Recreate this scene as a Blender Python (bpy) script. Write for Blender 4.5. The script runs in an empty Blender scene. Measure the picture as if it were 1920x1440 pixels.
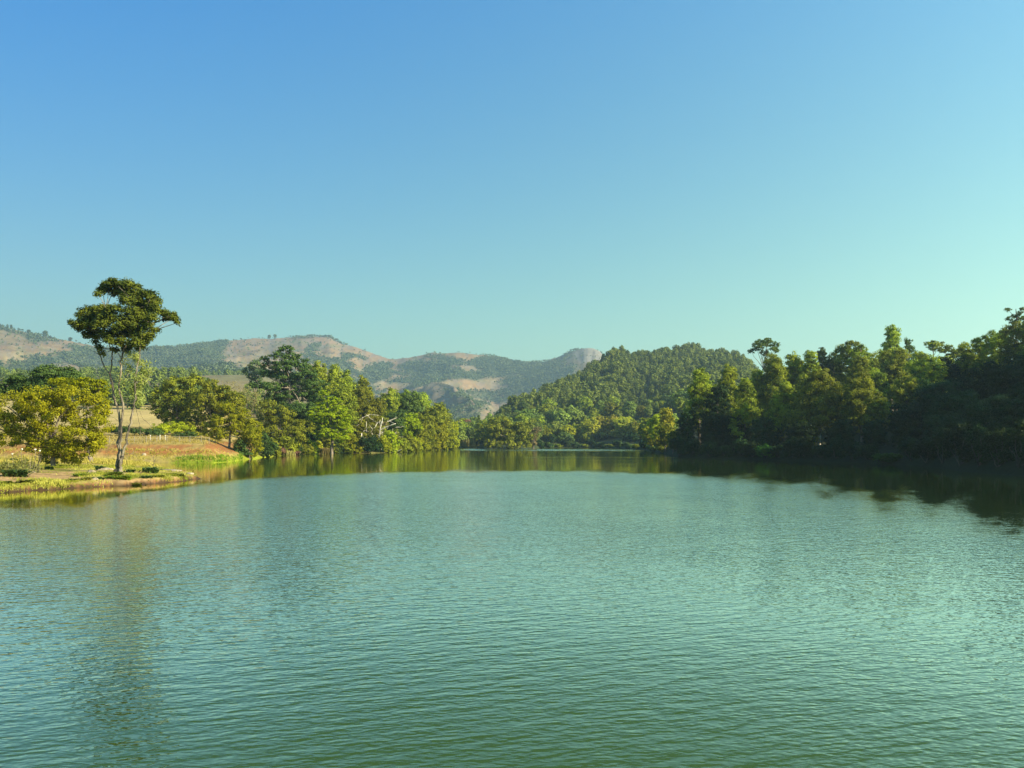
import bpy, math
import numpy as np
from mathutils import Vector

# ------------------------------------------------------------------ camera, world, sun
SC = bpy.context.scene
COL = SC.collection
H, F, YH = 4.0, 1440.0, 826.0          # eye height above the water, focal length and horizon row of a 1920 px wide frame
cam_d = bpy.data.cameras.new('camera')
cam = bpy.data.objects.new('camera', cam_d)
COL.objects.link(cam)
cam.location = (0, 0, H)
cam.rotation_euler = (math.radians(90), 0, 0)
cam_d.sensor_width = 36.0
cam_d.lens = 27.0
cam_d.shift_y = (YH - 720) / 1920.0
cam_d.clip_start = 0.1
cam_d.clip_end = 60000
SC.camera = cam

SUN_AZ, SUN_EL = math.radians(114), math.radians(28)
world = bpy.data.worlds.new('World')
SC.world = world
world.use_nodes = True
wn, wl = world.node_tree.nodes, world.node_tree.links
wn.clear()
sky = wn.new('ShaderNodeTexSky')
sky.sky_type = 'NISHITA'
sky.sun_disc = False
sky.sun_elevation = SUN_EL
sky.sun_rotation = SUN_AZ
sky.altitude = 900
sky.air_density = 1.0
sky.dust_density = 0.7
sky.ozone_density = 1.5
# the colour of the air: clearer blue to one side, milky mint towards the sun and the horizon
T0, TX, TZ = (0.83, 0.90, 0.31), (0.31, 0.43, 0.12), (-1.25, -0.10, 1.60)
tc = wn.new('ShaderNodeTexCoord'); sp = wn.new('ShaderNodeSeparateXYZ'); wl.new(tc.outputs['Generated'], sp.inputs[0])
cx = wn.new('ShaderNodeClamp'); cx.inputs['Min'].default_value = -0.6; cx.inputs['Max'].default_value = 0.6; wl.new(sp.outputs[0], cx.inputs[0])
cz = wn.new('ShaderNodeClamp'); cz.inputs['Min'].default_value = 0.0; cz.inputs['Max'].default_value = 0.55; wl.new(sp.outputs[2], cz.inputs[0])
def vma(f, v, a):
    m = wn.new('ShaderNodeVectorMath'); m.operation = 'MULTIPLY_ADD'
    wl.new(f, m.inputs[0]); m.inputs[1].default_value = v
    if isinstance(a, tuple): m.inputs[2].default_value = a
    else: wl.new(a, m.inputs[2])
    return m.outputs[0]
tv = vma(cz.outputs[0], TZ, vma(cx.outputs[0], TX, T0))
tint = wn.new('ShaderNodeMix'); tint.data_type = 'RGBA'; tint.blend_type = 'MULTIPLY'
tint.inputs[0].default_value = 1.0
wl.new(tv, tint.inputs[7])
bg = wn.new('ShaderNodeBackground'); bg.inputs[1].default_value = 0.073
wo = wn.new('ShaderNodeOutputWorld')
wl.new(sky.outputs[0], tint.inputs[6]); wl.new(tint.outputs[2], bg.inputs[0]); wl.new(bg.outputs[0], wo.inputs[0])

sd = Vector((math.sin(SUN_AZ) * math.cos(SUN_EL), math.cos(SUN_AZ) * math.cos(SUN_EL), math.sin(SUN_EL)))
sun_d = bpy.data.lights.new('sun', 'SUN')
sun_d.energy = 5.0
sun_d.angle = math.radians(0.5)
sun_d.color = (1.0, 0.92, 0.68)
sun = bpy.data.objects.new('sun', sun_d)
sun.rotation_euler = sd.to_track_quat('Z', 'Y').to_euler()
COL.objects.link(sun)

SC.view_settings.view_transform = 'Standard'
SC.view_settings.look = 'None'
SC.view_settings.exposure = 1.6
SC.view_settings.gamma = 1.0
SC.render.engine = 'CYCLES'
SC.cycles.use_denoising = True
SC.cycles.max_bounces = 6
SC.cycles.diffuse_bounces = 2
SC.cycles.glossy_bounces = 2
SC.cycles.transmission_bounces = 3
SC.cycles.volume_bounces = 0
SC.cycles.transparent_max_bounces = 4
SC.cycles.caustics_reflective = False
SC.cycles.caustics_refractive = False

rng = np.random.default_rng(7)

# ------------------------------------------------------------------ helpers
def W(px, py, d):
    """the point at forward distance d seen at pixel (px, py) of a 1920x1440 frame"""
    return np.array([(px - 960) / F * d, d, H + (YH - py) / F * d])

_T = np.random.default_rng(99).random((256, 256))
def vn(x, y):
    x = np.asarray(x, float); y = np.asarray(y, float)
    xi = np.floor(x).astype(int); yi = np.floor(y).astype(int)
    fx = x - xi; fy = y - yi
    fx = fx * fx * (3 - 2 * fx); fy = fy * fy * (3 - 2 * fy)
    a = _T[xi & 255, yi & 255]; b = _T[(xi + 1) & 255, yi & 255]
    c = _T[xi & 255, (yi + 1) & 255]; e = _T[(xi + 1) & 255, (yi + 1) & 255]
    return (a * (1 - fx) + b * fx) * (1 - fy) + (c * (1 - fx) + e * fx) * fy
def fbm(x, y, o=4):
    s = 0; a = 0.5
    for k in range(o):
        s = s + a * (vn(x * 2 ** k + 17.3 * k, y * 2 ** k + 5.1 * k) - 0.5); a *= 0.5
    return s
def ss(a, b, x):
    t = np.clip((x - a) / (b - a), 0, 1)
    return t * t * (3 - 2 * t)

def tag(o, label=None, cat=None, group=None, kind=None):
    if label: o['label'] = label
    if cat: o['category'] = cat
    if group: o['group'] = group
    if kind: o['kind'] = kind
    return o

def mesh_obj(name, V, Fq, mat, parent=None, smooth=False, attrs=None, loc=None):
    """V (n,3); Fq a list of face arrays (m,3) or (m,4)"""
    me = bpy.data.meshes.new(name)
    V = np.asarray(V, np.float32)
    if not isinstance(Fq, list): Fq = [Fq]
    Fq = [np.asarray(f, np.int32) for f in Fq if len(f)]
    me.vertices.add(len(V)); me.vertices.foreach_set('co', V.ravel())
    nl = sum(f.size for f in Fq); nf = sum(len(f) for f in Fq)
    me.loops.add(nl); me.loops.foreach_set('vertex_index', np.concatenate([f.ravel() for f in Fq]))
    me.polygons.add(nf)
    tot = np.concatenate([np.full(len(f), f.shape[1], np.int32) for f in Fq])
    me.polygons.foreach_set('loop_start', np.concatenate([[0], np.cumsum(tot)[:-1]]).astype(np.int32))
    me.polygons.foreach_set('loop_total', tot)
    if smooth: me.polygons.foreach_set('use_smooth', np.ones(nf, bool))
    if attrs:
        for k, a in attrs.items():
            a = np.asarray(a, np.float32)
            if a.ndim == 1:
                at = me.attributes.new(k, 'FLOAT', 'POINT'); at.data.foreach_set('value', a)
            else:
                at = me.attributes.new(k, 'FLOAT_COLOR', 'POINT')
                at.data.foreach_set('color', np.concatenate([a, np.ones((len(a), 1), np.float32)], 1).ravel())
    me.update(calc_edges=True)
    if mat: me.materials.append(mat)
    o = bpy.data.objects.new(name, me)
    COL.objects.link(o)
    if parent: o.parent = parent
    if loc is not None: o.location = loc
    return o

def empty(name, loc):
    o = bpy.data.objects.new(name, None); o.location = loc; o.empty_display_size = 0.3
    COL.objects.link(o)
    return o

def copy_tree(root, loc, s=1.0, rz=0.0, sz=None):
    r = root.copy(); COL.objects.link(r)
    r.location = loc; r.scale = (s, s, s if sz is None else sz); r.rotation_euler = (0, 0, rz)
    for ch in list(root.children):
        c = ch.copy(); COL.objects.link(c); c.parent = r
        for g in list(ch.children):
            e = g.copy(); COL.objects.link(e); e.parent = c
    return r

# ------------------------------------------------------------------ materials
def newmat(name):
    m = bpy.data.materials.new(name); m.use_nodes = True
    m.node_tree.nodes.clear()
    return m, m.node_tree.nodes, m.node_tree.links
def math_node(n, l, op, a, b=None, c=None):
    nd = n.new('ShaderNodeMath'); nd.operation = op
    for i, v in enumerate((a, b, c)):
        if v is None: continue
        if isinstance(v, (int, float)): nd.inputs[i].default_value = v
        else: l.new(v, nd.inputs[i])
    return nd.outputs[0]
def mixc(n, l, f, a, b, mode='MIX'):
    nd = n.new('ShaderNodeMix'); nd.data_type = 'RGBA'; nd.blend_type = mode
    if isinstance(f, (int, float)): nd.inputs[0].default_value = f
    else: l.new(f, nd.inputs[0])
    for i, v in ((6, a), (7, b)):
        if isinstance(v, tuple): nd.inputs[i].default_value = (*v, 1)
        else: l.new(v, nd.inputs[i])
    return nd.outputs[2]
def noise(n, l, vec, scale, detail=3, rough=0.55, out=0):
    t = n.new('ShaderNodeTexNoise'); t.inputs['Scale'].default_value = scale
    t.inputs['Detail'].default_value = detail; t.inputs['Roughness'].default_value = rough
    if vec is not None: l.new(vec, t.inputs['Vector'])
    return t.outputs[out]
def ramp(n, l, f, a, b):
    mr = n.new('ShaderNodeMapRange'); mr.inputs[1].default_value = a; mr.inputs[2].default_value = b
    l.new(f, mr.inputs[0]); return mr.outputs[0]

def foliage(name, dark, light, third=None, scale=0.6, transl=0.35, rough=0.5, clump=0.55):
    m, n, l = newmat(name)
    geo = n.new('ShaderNodeNewGeometry'); oi = n.new('ShaderNodeObjectInfo')
    nz = noise(n, l, geo.outputs['Position'], scale, 2)
    f = ramp(n, l, nz, 0.38, 0.64)
    f2 = math_node(n, l, 'MULTIPLY_ADD', f, clump, math_node(n, l, 'MULTIPLY', geo.outputs['Random Per Island'], 1 - clump))
    c = mixc(n, l, f2, dark, light)
    if third:
        g = ramp(n, l, noise(n, l, geo.outputs['Position'], scale * 0.35, 2), 0.5, 0.72)
        c = mixc(n, l, math_node(n, l, 'MULTIPLY', g, 0.75), c, third)
    hs = n.new('ShaderNodeHueSaturation')
    l.new(c, hs.inputs['Color'])
    l.new(math_node(n, l, 'MULTIPLY_ADD', oi.outputs['Random'], 0.035, 0.485), hs.inputs['Hue'])
    l.new(math_node(n, l, 'MULTIPLY_ADD', oi.outputs['Random'], 0.42, 0.58), hs.inputs['Value'])
    c = hs.outputs[0]
    p = n.new('ShaderNodeBsdfPrincipled'); l.new(c, p.inputs['Base Color'])
    p.inputs['Roughness'].default_value = rough
    p.inputs['Specular IOR Level'].default_value = 0.06
    t = n.new('ShaderNodeBsdfTranslucent')
    l.new(mixc(n, l, 1.0, c, (1.1, 1.15, 0.5), 'MULTIPLY'), t.inputs[0])
    mx = n.new('ShaderNodeMixShader'); mx.inputs[0].default_value = transl
    l.new(p.outputs[0], mx.inputs[1]); l.new(t.outputs[0], mx.inputs[2])
    o = n.new('ShaderNodeOutputMaterial'); l.new(mx.outputs[0], o.inputs[0])
    return m

def bark(name, a, b, scale=3.0):
    m, n, l = newmat(name)
    tc = n.new('ShaderNodeNewGeometry')
    mp = n.new('ShaderNodeMapping'); mp.inputs['Scale'].default_value = (1, 1, 0.35)
    l.new(tc.outputs['Position'], mp.inputs[0])
    nz = ramp(n, l, noise(n, l, mp.outputs[0], scale, 4, 0.65), 0.4, 0.62)
    c = mixc(n, l, nz, a, b)
    p = n.new('ShaderNodeBsdfPrincipled'); l.new(c, p.inputs['Base Color']); p.inputs['Roughness'].default_value = 0.85
    bp = n.new('ShaderNodeBump'); bp.inputs['Strength'].default_value = 0.5; bp.inputs['Distance'].default_value = 0.05
    l.new(nz, bp.inputs['Height']); l.new(bp.outputs[0], p.inputs['Normal'])
    o = n.new('ShaderNodeOutputMaterial'); l.new(p.outputs[0], o.inputs[0])
    return m

def simple(name, a, b, scale=4.0, rough=0.8, bump=0.3):
    m, n, l = newmat(name)
    tc = n.new('ShaderNodeNewGeometry')
    nz = ramp(n, l, noise(n, l, tc.outputs['Position'], scale, 5, 0.6), 0.35, 0.65)
    p = n.new('ShaderNodeBsdfPrincipled'); l.new(mixc(n, l, nz, a, b), p.inputs['Base Color']); p.inputs['Roughness'].default_value = rough
    bp = n.new('ShaderNodeBump'); bp.inputs['Strength'].default_value = bump; bp.inputs['Distance'].default_value = 0.05
    l.new(nz, bp.inputs['Height']); l.new(bp.outputs[0], p.inputs['Normal'])
    o = n.new('ShaderNodeOutputMaterial'); l.new(p.outputs[0], o.inputs[0])
    return m

M = {}
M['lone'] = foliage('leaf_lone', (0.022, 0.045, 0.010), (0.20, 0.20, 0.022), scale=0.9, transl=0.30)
M['feather'] = foliage('leaf_feather', (0.18, 0.20, 0.04), (0.44, 0.43, 0.12), scale=1.2, transl=0.4)
M['yellow_bush'] = foliage('leaf_yellow_bush', (0.22, 0.25, 0.008), (0.72, 0.70, 0.022), scale=0.8, transl=0.45, clump=0.35)
M['olive'] = foliage('leaf_olive', (0.065, 0.090, 0.008), (0.40, 0.40, 0.030), scale=0.45, transl=0.35)
M['olive_yellow'] = foliage('leaf_olive_yellow', (0.18, 0.22, 0.010), (0.62, 0.62, 0.024), scale=0.5, transl=0.45)
M['dark_leaf'] = foliage('leaf_dark', (0.03, 0.065, 0.018), (0.11, 0.16, 0.030), scale=0.7, transl=0.25)
M['conifer'] = foliage('leaf_conifer', (0.035, 0.065, 0.016), (0.115, 0.150, 0.028), scale=0.5, transl=0.22)
M['bright'] = foliage('leaf_bright', (0.16, 0.19, 0.003), (0.44, 0.46, 0.006), scale=0.5, transl=0.45)
M['euc'] = foliage('leaf_eucalyptus', (0.040, 0.072, 0.010), (0.52, 0.56, 0.045), scale=0.30, transl=0.42)
M['mound'] = foliage('leaf_mound', (0.030, 0.090, 0.010), (0.09, 0.21, 0.018), scale=0.6, transl=0.3)
M['euc_blue'] = foliage('leaf_grey_green', (0.050, 0.085, 0.035), (0.16, 0.19, 0.06), scale=0.3, transl=0.3)
M['shade'] = foliage('leaf_shade_dark', (0.010, 0.030, 0.009), (0.050, 0.085, 0.016), scale=0.3, transl=0.25)  # shade under the canopy put into a darker leaf colour
M['gold'] = foliage('leaf_gold', (0.26, 0.26, 0.014), (0.62, 0.56, 0.05), scale=0.3, transl=0.4)
M['hill'] = foliage('leaf_hill', (0.055, 0.095, 0.022), (0.36, 0.42, 0.07), scale=0.08, transl=0.3)
M['hill_b'] = foliage('leaf_hill_dark', (0.045, 0.085, 0.024), (0.22, 0.28, 0.05), scale=0.08, transl=0.3)
M['dry'] = foliage('leaf_dry', (0.17, 0.13, 0.05), (0.34, 0.27, 0.12), scale=0.5, transl=0.3)
M['pink'] = foliage('leaf_reddish', (0.17, 0.08, 0.05), (0.32, 0.17, 0.11), scale=0.5, transl=0.3)
M['reed'] = foliage('leaf_reed', (0.16, 0.13, 0.035), (0.34, 0.27, 0.09), scale=1.0, transl=0.3)
M['grass'] = foliage('grass_blade', (0.18, 0.19, 0.012), (0.50, 0.42, 0.09), scale=0.35, transl=0.35, clump=0.8)
M['grass_dry'] = foliage('grass_dry', (0.30, 0.24, 0.03), (0.58, 0.44, 0.12), scale=0.35, transl=0.35, clump=0.7)
M['grass_lush'] = foliage('grass_lush', (0.11, 0.19, 0.008), (0.30, 0.36, 0.03), scale=0.6, transl=0.35)
M['wood_far'] = foliage('leaf_far', (0.065, 0.095, 0.042), (0.18, 0.205, 0.085), scale=0.02, transl=0.2)
M['bark_light'] = bark('bark_light', (0.035, 0.025, 0.017), (0.25, 0.20, 0.13), 2.2)
M['bark'] = bark('bark_brown', (0.07, 0.05, 0.035), (0.22, 0.17, 0.12), 1.5)
M['bark_dark'] = bark('bark_dark', (0.03, 0.025, 0.018), (0.09, 0.07, 0.05), 1.5)
M['bark_pale'] = bark('bark_pale', (0.30, 0.25, 0.18), (0.62, 0.56, 0.46), 1.0)
M['rock'] = simple('rock_tan', (0.16, 0.12, 0.075), (0.36, 0.28, 0.18), 3.0)
M['weathered'] = simple('weathered_wood', (0.12, 0.10, 0.07), (0.30, 0.25, 0.18), 6.0)
M['white'] = simple('white_paint', (0.34, 0.32, 0.28), (0.55, 0.52, 0.46), 6.0)
M['petal'] = simple('petal', (0.60, 0.55, 0.42), (0.78, 0.74, 0.60), 9.0)

# ------------------------------------------------------------------ terrain height
SHORE = np.array([(-4000, 868), (300, 868), (400, 868), (430, 866), (450, 863), (475, 860), (500, 856.5), (530, 854), (560, 852), (600, 851), (640, 850), (690, 850), (720, 849), (760, 847.5), (790, 845.5),
    (820, 842.5), (845, 840.5), (870, 839.5), (895, 839.5), (910, 841.2), (960, 842.2), (1005, 841.2), (1020, 839.3), (1100, 838.8), (1160, 840.5), (1200, 843.5), (1250, 851), (1270, 857.5),
    (1330, 860), (1400, 861.5), (1500, 864.5), (1600, 867.5), (1700, 872), (1760, 878), (1800, 884), (1920, 893), (2200, 920), (2800, 950), (4000, 1010), (6000, 1110)], float)
def shore_d(px): return H * F / (np.interp(px, SHORE[:, 0], SHORE[:, 1]) - YH)
SKYL = np.array([(-3000, 600), (-200, 598), (0, 612), (30, 617), (60, 626), (130, 640), (200, 652), (280, 653), (340, 648), (400, 642), (450, 636), (485, 633), (510, 634), (545, 631), (565, 628), (600, 630), (618, 630), (640, 643), (665, 650),
    (700, 662), (725, 671), (745, 673), (780, 668), (812, 660), (835, 662), (860, 661), (905, 665), (930, 669), (960, 676), (985, 679), (1020, 677), (1050, 666), (1075, 656), (1095, 651), (1112, 651), (1124, 656), (1131, 664), (1134, 678), (1150, 695), (1200, 720), (1400, 740), (3000, 740), (6000, 740)], float)
HILLTOP = np.array([(850, 812), (870, 800), (900, 786), (950, 772), (1000, 762), (1050, 732), (1100, 706), (1150, 680), (1200, 674), (1265, 665), (1330, 669), (1380, 680), (1440, 690), (1600, 700)], float)

def zy(y, d): return H + (YH - y) / F * d
# per column: (d, z) of bank, A, B, C(ridge of the near hills), D(valley), E(mid slope), then the skyline ridge and the land beyond
def col(px, bank, A, B, C, D, ridge_d):
    return (px, bank, A, B, C, D, ridge_d)
KN = []
def K(px, bz, bd, A, B, C, D, R): KN.append((px, bd, bz, A[0], A[1], B[0], B[1], C[0], C[1], D[0], D[1], R))
K(-4000, 3.4, 12, (210, 8), (400, 25), (900, 80), (1300, 105), 2100)
K(0,     3.4, 12, (200, 7), (320, zy(772, 320)), (900, zy(709, 900)), (1300, zy(716, 1300)), 2100)
K(300,   3.5, 12, (200, 6.6), (330, zy(768, 330)), (900, zy(708, 900)), (1300, zy(712, 1300)), 2400)
K(385,   3.4, 12, (210, 6.0), (350, zy(770, 350)), (900, zy(706, 900)), (1300, zy(710, 1300)), 2600)
K(425,   1.8, 10, (220, 5.0), (380, zy(775, 380)), (900, zy(704, 900)), (1300, zy(708, 1300)), 2700)
K(480,   0.9, 8, (240, 4.5), (420, zy(775, 420)), (900, zy(704, 900)), (1300, zy(708, 1300)), 2800)
K(600,   0.8, 8, (290, 5), (450, 12), (900, zy(725, 900)), (1400, zy(728, 1400)), 2800)
K(700,   0.8, 8, (320, 4), (500, 10), (900, zy(790, 900)), (1500, zy(765, 1500)), 2800)
K(850,   0.8, 10, (520, 3), (620, 7), (900, zy(815, 900)), (1500, zy(785, 1500)), 2700)
K(900,   0.8, 10, (490, 4), (540, 10), (600, -1), (1500, zy(800, 1500)), 2700)
K(1000,  0.8, 10, (450, 5), (520, 14), (640, -1), (1500, zy(800, 1500)), 2600)
K(1100,  0.8, 10, (490, 6), (560, 22), (760, -1), (1500, zy(800, 1500)), 2500)
K(1200,  1.0, 8, (430, 6), (540, 22), (850, -1), (1500, zy(800, 1500)), 2500)
K(1260,  1.0, 8, (280, 5), (500, 22), (900, -1), (1500, zy(800, 1500)), 2500)
K(1330,  1.5, 8, (240, 6), (480, 25), (900, -1), (1500, zy(800, 1500)), 2500)
K(1500,  1.8, 8, (210, 7), (300, 18), (700, zy(712, 700)), (1500, zy(800, 1500)), 2500)
K(1700,  2.0, 8, (180, 9), (270, 22), (600, 44), (1500, 60), 2500)
K(1920,  2.5, 8, (140, 9), (210, 22), (420, 50), (1500, 80), 2500)
K(2300,  4.0, 8, (110, 16), (170, 42), (320, 80), (1500, 90), 2500)  # from here on slopes out of view, raised to shade the right bank
K(2650,  6.0, 10, (100, 22), (150, 42), (260, 70), (1500, 95), 2500)
K(3200,  9.0, 6, (70, 34), (100, 66), (200, 84), (1500, 100), 2500)
K(6000,  9.0, 3, (38, 44), (56, 82), (120, 100), (1500, 100), 2500)
KN = np.array(KN, float)

def px_of(x, d): return 960 + x / d * F
PEN = [(-1500, 985), (0, 925), (60, 920), (100, 919), (150, 915), (200, 912), (240, 912), (280, 908), (310, 905), (340, 903), (360, 900), (372, 897.5), (362, 893), (340, 889), (322, 886), (305, 882), (300, 877), (285, 872), (240, 869), (-1500, 869)]
PENW = np.array([[(p - 960) / F * (H * F / (q - YH)), H * F / (q - YH)] for p, q in PEN])
def pen_sd(x, y):
    """signed distance to the near spit of land, positive inside"""
    P = PENW; n = len(P); best = np.full(x.shape, 1e9); inside = np.zeros(x.shape, bool)
    for i in range(n):
        a = P[i]; b = P[(i + 1) % n]; e = b - a
        t = np.clip(((x - a[0]) * e[0] + (y - a[1]) * e[1]) / (e @ e), 0, 1)
        dd = np.hypot(x - a[0] - t * e[0], y - a[1] - t * e[1]); best = np.minimum(best, dd)
        c = ((a[1] > y) != (b[1] > y)) & (x < (b[0] - a[0]) * (y - a[1]) / (b[1] - a[1] + 1e-12) + a[0])
        inside ^= c
    return np.where(inside, best, -best)

def height(px, d):
    px, d = np.broadcast_arrays(np.asarray(px, float), np.asarray(d, float))
    shp = px.shape; px = px.ravel(); d = d.ravel()
    x = (px - 960) / F * d
    g = [np.interp(px, KN[:, 0], KN[:, i]) for i in range(1, 12)]
    hill = ss(880, 960, px) * (1 - ss(1380, 1480, px))
    s0 = shore_d(px) * (1 + 0.012 * fbm(x * 0.12, d * 0.12, 3))
    ht_y = np.interp(px, HILLTOP[:, 0], HILLTOP[:, 1])
    Cd = g[6]; Cz = np.where(g[7] < 0, 0, g[7])
    Cz = Cz * (1 - hill) + hill * zy(ht_y, Cd)
    sky_y = np.interp(px, SKYL[:, 0], SKYL[:, 1])
    Rd = g[10]; Rz = zy(sky_y, Rd)
    Dd, Dz = g[8], g[9]
    Ed = Dd + 0.55 * (Rd - Dd); Ez = Dz + 0.33 * (Rz - Dz)
    ds = [s0 * 0 + 1.0, s0 - 12, s0, s0 + g[0] * 0.5, s0 + g[0], np.maximum(g[2], s0 + g[0] + 15), np.maximum(g[4], s0 + g[0] + 40), np.maximum(Cd, s0 + 90), Dd, Ed, Rd, Rd + 1500, Rd + 20000]
    zs = [s0 * 0 - 3, s0 * 0 - 2.2, s0 * 0, g[1] * 0.62, g[1], g[3], g[5], Cz, Dz, Ez, Rz, Rz * 0.5, Rz * 0.3]
    z = np.full(px.shape, -3.0)
    for i in range(len(ds) - 1):
        m = (d >= ds[i]) & (d < ds[i + 1])
        t = (d[m] - ds[i][m]) / (ds[i + 1][m] - ds[i][m])
        if i in (6, 8): t = t * 0.5 + 0.5 * t * t * (3 - 2 * t)
        z[m] = zs[i][m] * (1 - t) + zs[i + 1][m] * t
    land = ss(0, 6, d - s0)
    amp = 0.25 + np.clip((d - 150) / 400, 0, 1) * 2.0
    z += land * amp * fbm(x * 0.06, d * 0.06, 4)
    z += land * 0.12 * fbm(x * 0.7, d * 0.7, 3)
    # mountains: gullies and spurs running down to the valley
    mt = ss(1250, 1700, d) * (1 - 0.96 * ss(0.78, 0.99, d / Rd))
    rid = 1 - np.abs(fbm(x * 0.0030 + 3, d * 0.0016, 5)) * 4.0
    z += mt * (rid * 78 - 50) + mt * 34 * fbm(x * 0.011, d * 0.008, 5)
    z += ss(900, 1400, d) * 7 * fbm(px * 0.045, d * 0.004, 5) * (d / 2500)
    # near spit
    sdp = pen_sd(x, d); sdw = sdp + 0.9 * fbm(x * 0.5, d * 0.5, 4) * 2
    zp = np.where(sdw > 0, 0.30 * ss(0, 0.8, sdw) + 0.14 * ss(0, 0.3, sdw + 0.5 * fbm(x * 1.7, d * 1.7, 3)) + 0.06 * np.minimum(sdw, 9) + 0.16 * fbm(x * 0.8, d * 0.8, 4) * ss(0, 1.5, sdw), np.maximum(-2, sdw * 0.7))
    near = d < 260
    z = np.where(near & (px < 420), np.maximum(z, zp), z)
    return z.reshape(shp)

def gz(px, d): return float(height(np.array([px]), np.array([d]))[0])
def on_ground(px, d, sink=0.15):
    return np.array([(px - 960) / F * d, d, max(0.0, gz(px, d)) - sink])

# albedo of the land
def blob(px, y, cx, cy, rx, ry, s=0.25):
    r = np.sqrt(((px - cx) / rx) ** 2 + ((y - cy) / ry) ** 2)
    return 1 - ss(1 - s, 1 + s, r)
FOREST = [(60, 668, 90, 17), (110, 655, 45, 9), (180, 672, 60, 22), (300, 672, 120, 24), (240, 690, 90, 12), (400, 690, 80, 14), (385, 655, 50, 16), (470, 702, 70, 6), (30, 690, 60, 12),
          (600, 665, 26, 10), (630, 676, 60, 12), (585, 648, 10, 10), (660, 690, 50, 9), (700, 700, 40, 12), (720, 690, 26, 8), (770, 715, 45, 7), (820, 688, 44, 22), (800, 700, 40, 16), (870, 705, 40, 9),
          (885, 677, 24, 9), (930, 688, 45, 20), (1000, 692, 60, 16), (1040, 705, 40, 14), (980, 715, 50, 10), (880, 735, 50, 7), (930, 745, 60, 6), (960, 730, 40, 7), (1030, 725, 40, 14), (870, 760, 50, 6), (700, 735, 60, 8), (660, 720, 40, 10), (845, 775, 50, 10)]
BARE = [(90, 655, 55, 7), (10, 665, 30, 12), (150, 700, 60, 5), (500, 645, 60, 12), (480, 675, 50, 12), (445, 660, 25, 14), (640, 660, 40, 6), (690, 680, 16, 8), (870, 725, 40, 6), (760, 675, 50, 5), (880, 668, 40, 6), (750, 740, 60, 5), (850, 755, 40, 5), (1090, 700, 22, 8), (800, 730, 70, 5)]

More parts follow.
